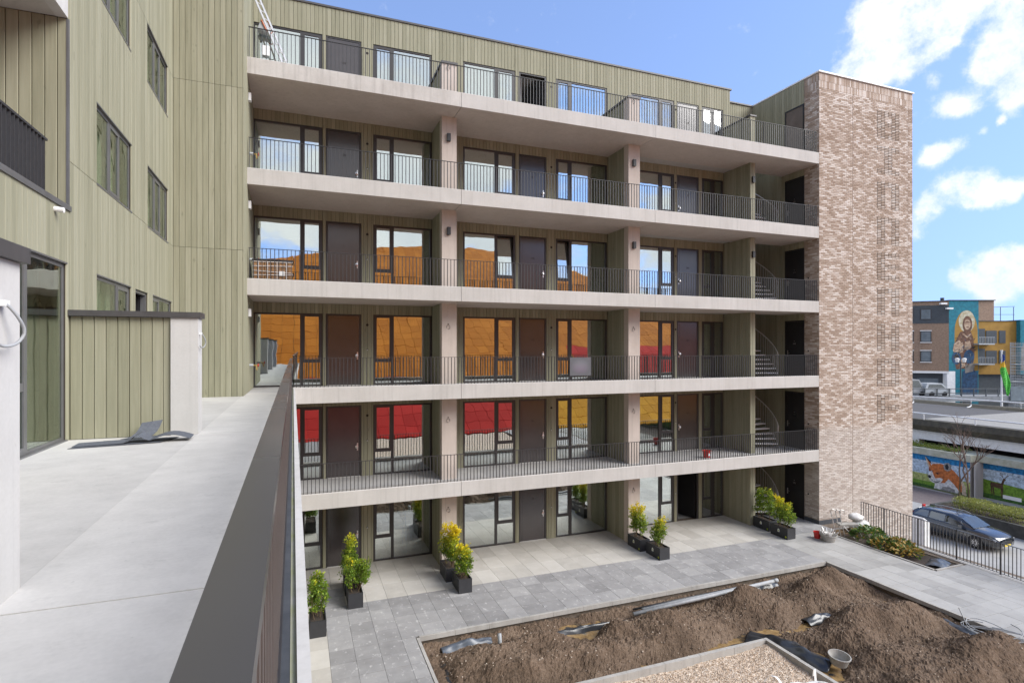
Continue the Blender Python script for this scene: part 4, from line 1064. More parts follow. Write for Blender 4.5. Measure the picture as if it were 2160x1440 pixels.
crumple('liner_scrap', 'torn black liner tip beside the stained gravel kerb', line((9.9, 11.6), (11.2, 11.75), 8, -.34), .32, .16, 11)
# pipes
def pipe(label, pts, r, mat='pipe_grey', sleeve=None):
    m = MB(); m.tube(pts, r, 12); o = m.build('drain_pipe', mat, smooth=True); tag(o, label, 'pipe')
    if sleeve:
        s = MB(); s.tube(sleeve, r*1.18, 12); s.build('sleeve', mat, o, smooth=True)
pipe('long light grey drain pipe with sleeved end lying on the earth', [(9.05, 13.88, -.08), (12.0, 13.98, -.04), (14.6, 14.06, .0)], .055, sleeve=[(14.5, 14.057, .0), (14.66, 14.062, .0)])
pipe('grey drain pipe lying just behind the longest pale pipe', [(9.5, 14.10, -.12), (12.2, 14.16, -.10), (13.6, 14.2, -.09)], .05)
pipe('dark slender conduit lying closest to the kerb', [(9.3, 14.28, -.16), (11.0, 14.32, -.15), (13.4, 14.36, -.14)], .03, 'black_plastic')
pipe('short grey pipe stub standing tilted out of the earth', [(5.02, 13.98, -.45), (5.0, 14.02, .02)], .055)
pipe('half buried grey pipe end sticking out of a soil heap', [(12.2, 13.55, -.1), (13.1, 13.72, .05)], .05)
# mixing tub in the bed
def tub(x, y, z, label, r=.24, h=.22, mat='tub_grey', name='mixing_tub', tilt=0):
    m = MB(); m.lathe([(0, z+.02), (r*.74, z+.02), (r*.97, z+h), (r*1.06, z+h), (r*1.06, z+h-.025), (r*.99, z+h-.03), (r*.76, z), (0, z)], x, y, 24)
    o = m.build(name, mat, smooth=False, loc=(x, y, z)); o.rotation_euler = (tilt, 0, 0); tag(o, label, 'tub'); return o
tub(12.42, 10.02, -.16, 'round pale grey mixing tub standing at the edge of the soil heap', tilt=R(6))
# coiled cable
m = MB()
for q in range(4):
    ph = q*1.1
    m.tube([(17.25+.45*math.cos(t*.35+ph)*(1-.012*t)+.03*q, 9.35+.62*math.sin(t*.35+ph*.6), .05+.06*math.sin(t*.5+q)+(.012*t if q == 0 else .0)) for t in range(18)], .012, 6)
m.tube([(16.55, 8.95, -.05), (16.7, 9.2, .0), (16.9, 9.5, -.02), (16.95, 9.8, .05), (17.0, 10.05, .45)], .014, 6)
o = m.build('cable_coil', 'pipe_grey'); tag(o, 'loose coil of pale grey cable at the edge of the earth bed', 'cable')
m = heightfield(3.0, 11.285, 7.0, 11.185, .05, lambda x, y: -.10+.05*mnoise.noise(Vector((x, y, 3))*1.4)+.02*mnoise.noise(Vector((x, y, 0))*9)+.07*math.exp(-((11.28-x)/.5)**2)*math.exp(-((11.2-y)/.7)**2))
rg = random.Random(5)
for i in range(6500):
    x = rg.uniform(5.5, 11.25); y = rg.uniform(9.0, 11.15); z = -.10+.05*mnoise.noise(Vector((x, y, 3))*1.4)+.02*mnoise.noise(Vector((x, y, 0))*9)+.07*math.exp(-((11.28-x)/.5)**2)*math.exp(-((11.2-y)/.7)**2)
    s = rg.uniform(.010, .024); q = [(x+s*math.cos(t+i), y+s*math.sin(t+i), z+rg.uniform(-.2, .5)*s) for t in (0, 2.1, 4.2)]
    tp = (x+rg.uniform(-.3, .3)*s, y+rg.uniform(-.3, .3)*s, z+s*1.1)
    for a in range(3): m.face([q[a], q[(a+1) % 3], tp])
o = m.build('gravel', 'gravel'); tag(o, 'pale pinkish gravel filling the kerbed bed', 'gravel', kind='stuff')
# white bulk bag at the lower edge
bgm = thing('bulk_bag', (10.25, 8.75, -.1), 'slumped white woven bulk bag with lifting loops standing on the gravel', 'bulk bag')
m = MB(); n = 28; rows = [(0, 1.0), (.15, 1.03), (.33, 1.0), (.42, .96), (.38, .86), (.15, .8), (.1, .3)]
for k, (h, s) in enumerate(rows):
    for j in range(n):
        a = 2*math.pi*j/n; sq = 1/max(abs(math.cos(a)), abs(math.sin(a)))**.75
        wob = 1+.05*mnoise.noise(Vector((math.cos(a)*3, math.sin(a)*3, k*1.3)))
        m.v.append((10.25+.46*s*sq*math.cos(a)*wob, 8.75+.46*s*sq*math.sin(a)*wob, -.1+h+(.05*math.sin(3*a+1)+.05*mnoise.noise(Vector((a*2, k, 0))) if 2 <= k <= 4 else 0)))
for k in range(len(rows)-1):
    for j in range(n): m.f.append((k*n+j, k*n+(j+1) % n, (k+1)*n+(j+1) % n, (k+1)*n+j)); m.m.append(0); m.r.append(0)
m.f.append(tuple((len(rows)-1)*n+j for j in range(n))); m.m.append(0); m.r.append(0)
m.build('bag', 'cloth_white', bgm, smooth=True)
for sx, sy, tx, ty in ((-.45, .42, -.1, .25), (.42, .42, .1, .12), (-.42, -.4, -.1, -.1), (.42, -.4, .1, -.1)):
    l = MB(); bx_, by_ = 10.25+sx, 8.75+sy
    l.prism([(0, 0), (.05, 0), (.05, .006), (0, .006)], 'z', 0, .001)
    l = MB()
    pts = smooth_path([(bx_, by_, .2), (bx_+tx*.4, by_+ty*.4, .36), (bx_+tx*.8, by_+ty*.8, .44), (bx_+tx*1.4, by_+ty*1.4, .38), (bx_+tx*1.7, by_+ty*1.7, .22)], 4)
    for (a, b_) in zip(pts, pts[1:]): l.face([(a[0]-.03, a[1], a[2]), (a[0]+.03, a[1], a[2]), (b_[0]+.03, b_[1], b_[2]), (b_[0]-.03, b_[1], b_[2])])
    o = l.build('lifting_loop', 'cloth_white', bgm); so = o.modifiers.new('t', 'SOLIDIFY'); so.thickness = .004

# ------------------------------------------------------------------ planters and shrubs
PLW, PLL, PLH = .42, .86, .43
def planter(x, yf, label, emblem=True):
    p = thing('planter', (x+PLW/2, yf+PLL/2, .004), label, 'planter', 'black planters between the ground floor flats')
    m = MB(); z = .004; t = .03
    m.box(x, x+PLW, yf, yf+t, z, PLH); m.box(x, x+PLW, yf+PLL-t, yf+PLL, z, PLH); m.box(x, x+t, yf+t, yf+PLL-t, z, PLH); m.box(x+PLW-t, x+PLW, yf+t, yf+PLL-t, z, PLH); m.build('box', 'planter_black', p)
    s = MB(); s.box(x+t, x+PLW-t, yf+t, yf+PLL-t, z, PLH-.05); s.build('earth', 'soil_dark', p)
    if emblem:
        e = MB(); yc, zc = yf+PLL*.52, .26
        e.prism([(yc-.045, zc-.06), (yc+.045, zc-.06), (yc+.05, zc), (yc+.03, zc+.045), (yc, zc+.07), (yc-.03, zc+.045), (yc-.05, zc)], 'x', x-.004, x-.0005); fixnormals(e.build('emblem', 'white_plastic', p))
        e = MB(); e.prism([(yc-.03, zc-.035), (yc+.03, zc-.035), (yc+.02, zc+.015), (yc, zc+.03), (yc-.02, zc+.015)], 'x', x-.006, x-.0035); fixnormals(e.build('emblem_leaf', 'leaf_lime', p))
        e = MB(); yc, zc = yf+.09, .09
        e.prism([(yc+.04*math.cos(a), zc+.04*math.sin(a)) for a in [2*math.pi*i/14 for i in range(14)]], 'x', x-.004, x-.0005); fixnormals(e.build('round_sticker', 'leaf_lime', p))
    return p
def shrub(x, y, h, wid, seed, yellow, label, dens=1.0, stems=None, lean=0):
    r = random.Random(seed); z0 = PLH-.05
    t = thing('shrub', (x, y, z0), label, 'shrub', 'shrubs growing in the black planters')
    st = MB(); lf = MB()
    stems = stems or [(r.uniform(-.10, .10), r.uniform(-.28, .28), r.uniform(.6, 1.0)) for _ in range(7)]
    for sx, sy, hh in stems:
        H = h*hh; tipx, tipy = x+sx*wid*1.9+r.uniform(-.04, .04)*wid, y+sy*.85+lean*.3*hh
        pts = [(x+sx*.8, y+sy*.8, z0-.02), (x+sx*1.4+(tipx-x-sx)*.3, y+sy+(tipy-y-sy)*.3, z0+H*.35), (tipx, tipy, z0+H*.96)]
        st.tube(pts, [.012, .009, .004], 5)
        nb = int(13*dens*(H/.9)+4)
        for b_ in range(nb):
            f = .20+.80*(b_+r.random())/nb; px_ = pts[1][0]+(pts[2][0]-pts[1][0])*(f-.35)/.65 if f > .35 else pts[0][0]+(pts[1][0]-pts[0][0])*f/.35
            py_ = pts[1][1]+(pts[2][1]-pts[1][1])*(f-.35)/.65 if f > .35 else pts[0][1]+(pts[1][1]-pts[0][1])*f/.35
            an = r.uniform(0, 6.283); ln = r.uniform(.05, .15)*(1.15-.6*f)*(1+.3*wid)
            q = Vector((px_+math.cos(an)*ln, py_+math.sin(an)*ln, z0+H*f+ln*.45))
            st.tube([(px_, py_, z0+H*f-.03), tuple(q)], .003, 4)
            for l in range(int(24*dens)):
                c = q+Vector((r.gauss(0, .038), r.gauss(0, .038), r.gauss(0, .042)))
                d = Vector((r.gauss(0, 1), r.gauss(0, 1), r.gauss(.7, .6))).normalized(); s = r.uniform(.045, .078)
                sd_ = d.cross(Vector((r.random(), r.random(), r.random()))).normalized()
                f2 = (c.z-z0)/h+r.gauss(0, .10)
                mi = 2 if f2 > yellow+.19 else (1 if f2 > yellow-.06 else 0)
                if r.random() < .08: mi = min(2, mi+1)
                a_, b2, c_, d_ = c, c+d*s*.5+sd_*s*.30, c+d*s, c+d*s*.5-sd_*s*.30
                lf.face([a_, b2, c_, d_], mi, .02+.96*r.random())
    st.build('stems', 'stem', t); o = lf.build('foliage', ['leaf_green', 'leaf_lime', 'leaf_yellow'], t); o['kind'] = 'stuff'
planter(.30, 15.56, 'single black planter against the terrace edge wall on the pale tile strip', False)
shrub(.50, 15.98, 1.08, .55, 11, 1.05, 'narrow upright green shrub beside the terrace edge wall', 1.15, [(-.1, -.2, .9), (.08, -.1, .8), (-.05, .1, 1.0), (.1, .2, .95), (0, 0, .8), (-.1, .28, .9)])
planter(1.385, 16.92, 'black planter on the corner of dark and pale tiles outside the flat with stepladders', False)
shrub(1.60, 17.35, .95, 1.0, 12, .93, 'bushy lime green shrub with a lower lobe to one side outside the stepladder flat', 1.2, [(-.1, -.2, .75), (.1, -.2, .72), (-.05, .0, .95), (.1, .1, .8), (-.12, .2, .9), (.14, -.05, .75), (.16, .15, .78)])
planter(1.36, 17.86, 'black planter mostly hidden behind its twin outside the flat with stepladders', False)
shrub(1.56, 18.25, 1.35, .5, 13, .80, 'tall spiky shrub with a yellowish tip rising behind the bushy lime shrub', 1.1, [(-.06, -.1, .9), (.0, .0, 1.0), (.05, .12, .85), (-.08, .2, .7), (.08, -.2, .6)])
planter(4.66, 16.76, 'black planter standing free of the first concrete column', False)
shrub(4.88, 17.15, 1.02, .8, 14, .70, 'green shrub with scattered yellow tips standing free of the first column', 1.15)
planter(4.50, 17.74, 'black planter tucked against the foot of the first concrete column', False)
shrub(4.70, 18.12, 1.38, .8, 15, .50, 'tall shrub with a dense bright yellow crown beside the first column', 1.25)
planter(12.09, 16.84, 'black planter with open shrub standing in front of the second column pair')
shrub(12.30, 17.25, 1.02, .95, 16, .72, 'loose green shrub with pale yellow tips in front of the second column pair', .85)
planter(11.93, 17.83, 'black planter beside the foot of the second concrete column')
shrub(12.14, 18.25, 1.20, .85, 17, .66, 'shrub with golden upper shoots beside the second concrete column', .95)
planter(18.11, 16.86, 'black planter standing on the tile edge before the stair door')
shrub(18.32, 17.28, 1.15, 1.0, 18, .70, 'leggy green shrub with two clusters of bright golden blooms before the stair door', .95, [(-.05, .22, 1.0), (-.02, .12, .95), (.05, .25, .95), (.06, -.18, .82), (.03, -.26, .78), (-.06, -.1, .55), (.08, 0, .5), (.1, -.3, .45)])
planter(18.20, 17.88, 'black planter against the end of the timber wall by the stair')
shrub(18.42, 18.30, 1.25, .8, 19, 1.02, 'pair of dark green shrubs with bare brown lower stems by the winding stair', .9, [(-.05, .25, 1.0), (-.1, .3, .9), (.02, .18, .95), (.06, -.2, .95), (.0, -.28, 1.0), (.1, -.15, .85)])

# ================================================================== COURTYARD FENCE AND PLANTING STRIP
def fx(y): return 22.40-.0756*(17.0-y)
fe = thing('bar_fence', (22.2, 13, 0), 'black steel bar fence along the edge of the raised courtyard', 'fence')
m = MB()
y = 7.5; i = 0
while y <= 17.02:
    x = fx(y)
    if i % 12 == 0: m.box(x-.02, x+.02, y-.02, y+.02, -.03, 1.07)
    else: m.box(x-.015, x+.015, y-.007, y+.007, .05, 1.055)
    y += .1175; i += 1
o = m.build('bars', 'rail_dark', fe); o['kind'] = 'stuff'
m = MB(); m.box(-.025, .025, 7.48, 17.03, 1.055, 1.07, dx=fx); m.build('top_rail', 'rail_dark', fe)
m = MB(); m.box(-.02, .02, 7.48, 17.03, .04, .055, dx=fx); m.build('bottom_rail', 'rail_dark', fe)
m = MB(); m.box(-.13, .16, 7.0, 17.05, -.04, .012, dx=fx); m.build('base_ledge', 'concrete_white', fe)
m = MB(); m.box(20.38, 21.78, 12.79, 17.0, -.24, -.06); o = m.build('strip_earth', 'soil_dark'); tag(o, kind='structure')
def bigleaf_plant(x, y, z, n, rad, h, seed, bronze, label):
    r = random.Random(seed); t = thing('evergreen_shrub', (x, y, z), label, 'shrub', 'broad leaved shrubs in the narrow planting strip')
    st = MB(); lf = MB()
    for i in range(9):
        a = r.uniform(0, 6.28); ln = rad*r.uniform(.4, .95); tp = (x+math.cos(a)*ln, y+math.sin(a)*ln, z+h*r.uniform(.5, .95)); st.tube([(x+.05*math.cos(a), y+.05*math.sin(a), z-.05), tp], [.014, .006], 5)
    for i in range(n):
        a = r.uniform(0, 6.28); rr_ = rad*math.sqrt(r.random()); hh = h*(1-.65*(rr_/rad)**2)*r.uniform(.45, 1.0)
        c = Vector((x+math.cos(a)*rr_, y+math.sin(a)*rr_, z+hh)); d = Vector((math.cos(a)+r.gauss(0, .6), math.sin(a)+r.gauss(0, .6), r.gauss(.35, .5))).normalized(); s = r.uniform(.11, .19)
        sd_ = d.cross(Vector((0, 0, 1))+Vector((r.gauss(0, .4), r.gauss(0, .4), 0))).normalized(); up = sd_.cross(d)
        w = s*.24; mi = 1 if r.random() < bronze else 0; rn = .02+.96*r.random()
        p0, p3 = c, c+d*s; l1, l2 = c+d*s*.3+sd_*w+up*.012, c+d*s*.7+sd_*w*.85+up*.01; r1_, r2_ = c+d*s*.3-sd_*w+up*.012, c+d*s*.7-sd_*w*.85+up*.01
        lf.face([p0, l1, l2, p3], mi, rn); lf.face([p0, p3, r2_, r1_], mi, rn)
    st.build('stems', 'stem', t); o = lf.build('foliage', ['leaf_dark', 'leaf_bronze'], t); o['kind'] = 'stuff'
bigleaf_plant(21.15, 15.75, -.06, 420, .62, .62, 31, .08, 'dark green broad leaved shrub, tallest in the narrow planting strip')
bigleaf_plant(20.95, 14.9, -.06, 320, .5, .40, 32, .35, 'broad leaved shrub of mixed green and bronze in the planting strip')
bigleaf_plant(21.05, 14.25, -.06, 330, .52, .38, 33, .6, 'low bronze leaved shrub next to the folded plastic sheet')
bigleaf_plant(21.5, 14.75, -.06, 220, .42, .42, 34, .55, 'bronze tinted shrub growing hard against the bar fence')
crumple('folded_sheet', 'folded blue grey plastic sheet in the corner of the planting strip', line((20.75, 13.0), (21.6, 13.35), 10, -.05), .6, .16, 21, 'liner_blue')
# builder's clutter at the tower foot
tub(19.55, 16.22, .0, 'grey mortar tub full of tools beside the tower foot', .30, .26, name='mortar_tub')
m = MB(); rg = random.Random(3)
for i in range(11):
    a = rg.uniform(0, 6.28); m.tube([(19.55+.12*math.cos(a), 16.22+.12*math.sin(a), .12), (19.55+.33*math.cos(a), 16.22+.33*math.sin(a), .34+.1*rg.random())], .016+.012*rg.random(), 6)
m.box(19.38, 19.62, 16.05, 16.32, .2, .33); m.box(19.3, 19.5, 16.25, 16.42, .25, .36)
o = m.build('hand_tools', 'alu'); tag(o, 'bundle of hand tools and offcuts heaped in the mortar tub', 'tools')
m = MB(); m.lathe([(0, .004), (.11, .004), (.14, .26), (.15, .26), (.15, .24), (.142, .24), (.115, 0), (0, 0)], 19.42, 16.62, 18); o = m.build('red_bucket', 'red_plastic'); tag(o, 'small red bucket standing behind the mortar tub', 'bucket')
# upended wheelbarrow frame
wb = thing('wheelbarrow', (20.8, 16.5, 0), 'upturned metal wheelbarrow frame with legs in the air by the tower', 'wheelbarrow')
m = MB()
for s in (0, .28, .52): m.tube([(20.45+s*.5, 16.62-s*.35, -.02), (20.40+s*.5, 16.70-s*.35, .45), (20.34+s*.5, 16.78-s*.35, .95), (20.36+s*.5, 16.72-s*.35, 1.03), (20.46+s*.5, 16.66-s*.35, 1.0), (20.47+s*.5, 16.65-s*.35, .86)], .018, 6)
m.build('handles', 'alu', wb)
m = MB(); m.prism([(20.48, 16.45), (21.2, 16.2), (21.3, 16.5), (20.62, 16.75)], 'z', .40, .46); m.build('tray', 'tub_grey', wb)
m = MB()
for (a, b_, c) in (((20.6, 16.4), (20.85, 16.1), (20.95, 16.25)), ((21.1, 16.3), (21.25, 16.05), (21.3, 16.25))):
    m.tube([(a[0], a[1], .41), (b_[0], b_[1], -.05), (c[0], c[1], .41)], .018, 6)
m.build('leg', 'alu', wb)
m = MB(); m.lathe([(.10, -.03), (.17, -.035), (.19, 0), (.17, .035), (.10, .03)], 0, 0, 18); m.v = [(21.45+z_, 16.55+x_, .16+y_) for x_, y_, z_ in m.v]; m.build('wheel', 'rubber', wb)
def sack(x, y, z, s, label, seed):
    m = MB(); n = 18; K = 8
    for k in range(K+1):
        ph = math.pi*k/K
        for j in range(n):
            a = 2*math.pi*j/n; q = Vector((math.cos(a)*math.sin(ph), math.sin(a)*math.sin(ph), -math.cos(ph))); w = 1+.22*mnoise.noise(q*2.2+Vector((seed, 0, 0)))
            m.v.append((x+q.x*s[0]*w, y+q.y*s[1]*w, z+s[2]+q.z*s[2]*w))
    for k in range(K):
        for j in range(n): m.f.append((k*n+j, k*n+(j+1) % n, (k+1)*n+(j+1) % n, (k+1)*n+j)); m.m.append(0); m.r.append(0)
    o = m.build('white_sack', 'cloth_white', smooth=True); tag(o, label, 'sack')
sack(21.75, 16.55, -.05, (.42, .34, .27), 'plump white sack lying on the rubble by the bar fence', 2.0)
sack(21.62, 16.66, .42, (.28, .28, .16), 'rounded white sack on top of another sack by the fence', 5.0)
m = MB(); m.box(20.5, 21.9, 16.78, 16.86, -.05, .02); m.box(20.6, 22.0, 16.62, 16.68, -.05, .0); m.box(20.75, 21.9, 16.9, 16.97, -.05, .06); o = m.build('timber_offcuts', 'timber'); tag(o, 'thin timber battens lying at the foot of the brick tower', 'timber', kind='stuff')

# ================================================================== THINGS ON THE GALLERIES
# stone pallet wrapped in foil on the third gallery
z3 = zf(3)
pb = thing('brick_pallet', (-.75, 18.9, z3), 'foil wrapped pallet of brown brick slips on a gallery floor', 'pallet')
m = MB(); rg = random.Random(9)
for r_ in range(8):
    for c_ in range(11):
        x = -1.22+c_*.098; m.box(x+rg.uniform(0, .01), x+.09, 18.52+rg.uniform(0, .02), 19.3, z3+.14+r_*.075, z3+.14+r_*.075+.068, 0, .02+.96*rg.random())
o = m.build('stones', 'cardboard', pb); o['kind'] = 'stuff'
m = MB(); m.box(-1.28, -.12, 18.5, 19.32, z3+.09, z3+.12)
for x in (-1.25, -.75, -.25): m.box(x, x+.1, 18.5, 19.32, z3+.002, z3+.09)
m.build('pallet_base', 'timber', pb)
m = MB()
for i in range(5): zq = z3+.16+i*.135; m.prism([(-1.25, zq), (-.13, zq+.05*math.sin(i*2.3)), (-.13, zq+.012+.05*math.sin(i*2.3)), (-1.25, zq+.012)], 'y', 18.505, 18.515)
for i in range(4): xq = -1.1+i*.26; m.box(xq, xq+.012, 18.507, 18.513, z3+.14, z3+.72)
m.box(-.52, -.36, 18.503, 18.506, z3+.30, z3+.44); m.build('wrap_straps', 'white_plastic', pb)
m = MB(); m.prism([(-1.27, z3+.745), (-.11, z3+.745), (-.11, z3+.78), (-.7, z3+.80), (-1.27, z3+.78)], 'y', 18.5, 19.33); fixnormals(m.build('wrap_top', 'liner_black', pb))
# leaning ladder and floodlight on the top gallery
z5 = zf(5)
la = thing('ladder', (-.6, 19.2, z5), 'long aluminium ladder leaning against the top floor wall', 'ladder')
p0, p1 = Vector((-.22, 18.75, z5+.001)), Vector((-1.38, 19.75, z5+3.15))
for s in (0, .30):
    m = MB(); a, b_ = p0+Vector((s*.55, s*.45, 0)), p1+Vector((s*.55, s*.45, 0)); m.tube([a, b_], .038, 4); m.build('rail', 'alu', la)
for i in range(11):
    t = .05+i*.09; a = p0.lerp(p1, t); m = MB(); m.tube([a, a+Vector((.165, .135, 0))], .016, 6); m.build('rung', 'alu', la)
fl = thing('floodlight', (-1.0, 20.3, 18.0), 'grey floodlight with orange strap hung above the top gallery window', 'floodlight')
m = MB(); m.prism([(-1.22, 18.0), (-.82, 17.95), (-.90, 18.25), (-1.12, 18.28)], 'y', 20.10, 20.36); fixnormals(m.build('housing', 'galv', fl))
m = MB(); m.tube([(-1.1, 20.08, 18.3), (-.95, 20.08, 18.0), (-.80, 20.1, 17.92), (-.76, 20.12, 18.0), (-.92, 20.1, 18.35)], .022, 6); m.build('strap', 'orange_strap', fl)
m = MB(); m.box(-1.08, -.86, YW-.075, YW-.026, 17.30, 17.62); o = m.build('meter_box', 'white_plastic'); tag(o, 'small white box on the top floor boards by the ladder', 'box')
# taps on the wing flank, emergency lamps
for k in (2, 3, 4):
    z = zf(k); lab = {2: 'brass tap with red handle over the roof terrace', 3: 'brass tap with red handle beside the wrapped pallet', 4: 'brass tap with red handle one gallery above the wrapped pallet'}[k]
    tp = thing('garden_tap', (-1.3, 18.7, z+.72), lab, 'tap')
    m = MB(); m.tube([(XL+.001, 18.7, z+.78), (-1.24, 18.7, z+.78)], .045, 8); m.build('pipe', 'galv', tp)
    m = MB(); m.tube([(-1.24, 18.7, z+.78), (-1.12, 18.7, z+.78)], .022, 8); m.tube([(-1.16, 18.7, z+.78), (-1.14, 18.66, z+.64)], .028, 8); m.build('valve', 'brass', tp)
    m = MB(); m.tube([(-1.12, 18.7, z+.78), (-1.09, 18.7, z+.78)], .05, 8); m.build('wheel', 'red_plastic', tp)
for k in (2, 3, 4):
    z = zf(k)+2.35; m = MB(); m.box(XL+.001, XL+.07, 18.32, 18.5, z-.11, z+.11)
    o = m.build('emergency_lamp', 'white_plastic'); tag(o, {2: 'white emergency lamp above the terrace tap', 3: 'white emergency lamp above the wrapped pallet', 4: 'white emergency lamp just below the top gallery'}[k], 'lamp')
m = MB(); z1 = zf(1); m.lathe([(0, z1+.006), (.13, z1+.006), (.165, z1+.30), (.18, z1+.30), (.18, z1+.275), (.168, z1+.275), (.135, z1), (0, z1)], 15.75, 18.75, 20); bk_ = m.build('red_pail', 'red_plastic'); tag(bk_, 'bright red bucket standing on a tiled gallery', 'bucket')
m = MB(); m.prism([(15.70, z1+.10), (15.80, z1+.10), (15.78, z1+.19), (15.72, z1+.21)], 'y', 18.58, 18.605); fixnormals(m.build('emblem', 'white_plastic', bk_))
# banner on the second gallery railing (soft grey and mauve)
def banner_mat():
    mt, N, L, b = newmat('banner'); t = N.new('ShaderNodeTexCoord'); mp = N.new('ShaderNodeMapping'); L.new(t.outputs['Generated'], mp.inputs[0]); mp.inputs['Location'].default_value = (-.5, -.5, -.5)
    g = N.new('ShaderNodeTexGradient'); g.gradient_type = 'SPHERICAL'; mp.inputs['Scale'].default_value = (1.5, 1.5, 1.5); mp.inputs['Location'].default_value = (-.75, -.75, -.75); L.new(mp.outputs[0], g.inputs[0])
    s = N.new('ShaderNodeSeparateXYZ'); L.new(t.outputs['Generated'], s.inputs[0])
    c = ramp(N, L, s.outputs['Z'], [(.1, (.24, .11, .24)), (.40, (.30, .21, .31)), (.75, (.30, .30, .335))])
    L.new(mixc(N, L, g.outputs['Fac'], (.085, .085, .095), c), b.inputs['Base Color']); b.inputs['Roughness'].default_value = .6
banner_mat()
m = MB(); m.box(9.04, 9.88, YF+.008, YF+.022, 6.60, 7.25); o = m.build('railing_banner', 'banner'); tag(o, 'square grey and mauve banner tied to a gallery railing', 'banner')
m = MB(); m.box(5.16, 5.36, 18.9, 19.05, z3+.002, z3+.14); o = m.build('blue_bag', 'blue_plastic'); tag(o, 'small blue bag at the foot of a column on the pallet gallery', 'bag')
# ---- interiors
y0 = YW+.45
sl = thing('stepladder', (3.55, y0+.3, -.02), 'blue sided stepladder standing inside a ground floor window', 'ladder')
for sx in (3.32, 3.80):
    m = MB(); m.tube([(sx, y0+.05, -.015), (sx, y0+.45, 1.75)], .03, 4); m.build('side_rail', 'blue_plastic', sl)
    m = MB(); m.tube([(sx, y0+.95, -.015), (sx, y0+.5, 1.7)], .022, 4); m.build('rear_leg', 'blue_plastic', sl)
for i in range(5):
    t = .15+.19*i; m = MB(); m.box(3.33, 3.79, y0+.05+.4*t-.05, y0+.05+.4*t+.08, 1.75*t-.015, 1.75*t+.03); m.build('tread', 'alu', sl)
m = MB(); m.box(3.33, 3.79, y0+.4, y0+.62, 1.72, 1.78); m.build('top_tray', 'red_plastic', sl)
st = thing('step_stool', (4.15, y0+.2, -.02), 'small silver folding step stool inside a ground floor window', 'step stool')
m = MB(); m.tube([(3.95, y0+.02, -.015), (4.02, y0+.25, .95), (4.28, y0+.25, .95), (4.36, y0+.02, -.015)], .02, 6); m.build('frame', 'alu', st)
m = MB(); m.box(3.96, 4.35, y0+.0, y0+.16, .14, .18); m.build('step', 'alu', st)
z1 = zf(1)
sf = thing('sofa_bed', (6.6, y0+.9, z1), 'cream covered day bed behind a first gallery window', 'bed')
m = MB(); m.box(6.0, 7.6, y0+.3, y0+1.2, z1+.002, z1+.42); m.build('base', 'cloth_white', sf)
m = MB(); m.prism([(6.0, z1+.42), (6.35, z1+.42), (6.3, z1+.75), (6.05, z1+.75)], 'y', y0+.3, y0+1.2); fixnormals(m.build('bolster', 'cardboard', sf))
m = MB(); m.box(6.4, 7.62, y0+.28, y0+1.22, z1+.422, z1+.48); m.build('blanket', 'curtain', sf)
hp = thing('house_plant', (11.3, y0+.6, z1), 'tall dark leaved house plant on a stand behind a first gallery window', 'plant')
m = MB(); m.lathe([(0, z1+.35), (.14, z1+.35), (.18, z1+.68), (.16, z1+.68), (.15, z1+.62), (0, z1+.62)], 11.3, y0+.6, 16); m.build('pot', 'cardboard', hp)
m = MB()
for a in (0, 2.1, 4.2): m.tube([(11.3+.1*math.cos(a), y0+.6+.1*math.sin(a), z1+.36), (11.3+.2*math.cos(a), y0+.6+.2*math.sin(a), z1+.002)], .012, 5)
m.build('stand', 'stem', hp)
m = MB(); rg = random.Random(4)
for i in range(9):
    a = rg.uniform(0, 6.28); h = rg.uniform(.35, 1.15); tip = Vector((11.3+.22*math.cos(a), y0+.6+.2*math.sin(a), z1+.65+h)); bs = Vector((11.3, y0+.6, z1+.62+h*.35)); sd_ = Vector((-math.sin(a), math.cos(a), 0))*.1; md = bs.lerp(tip, .5)
    m.face([bs, md+sd_, tip, md-sd_], 0, .5); m.tube([(11.3, y0+.6, z1+.6), bs], .008, 4)
m.build('leaves', 'leaf_dark', hp)

# ================================================================== STREET BEYOND
ZS = -3.3
def brickroad():
    mt, N, L, b = newmat('clinker'); br = N.new('ShaderNodeTexBrick'); mp = pos(N, L, (1, 1, 1)); L.new(mp, br.inputs['Vector'])
    br.inputs['Scale'].default_value = 1; br.inputs['Brick Width'].default_value = .22; br.inputs['Row Height'].default_value = .075; br.inputs['Mortar Size'].default_value = .006
    br.inputs['Color1'].default_value = (.135, .105, .10, 1); br.inputs['Color2'].default_value = (.19, .15, .14, 1); br.inputs['Mortar'].default_value = (.09, .075, .07, 1)
    f = noi(N, L, mp, .6, 5); L.new(mixc(N, L, math_n(N, L, 'MULTIPLY', f, .5), br.outputs[0], (.24, .20, .185)), b.inputs['Base Color']); b.inputs['Roughness'].default_value = .85
brickroad()
m = MB(); m.box(40.9, 45.4, -120, 200, ZS, ZS+.006); o = m.build('brick_road', 'clinker'); tag(o, kind='structure')
simple('verge', (.20, .19, .07), (.11, .10, .045), 5, .95)
m = MB(); m.box(45.4, 46.0, -120, 27.4, ZS, ZS+.012); m.box(45.75, 46.0, 27.4, 200, ZS, ZS+.012); o = m.build('verge', 'verge'); tag(o, kind='structure')
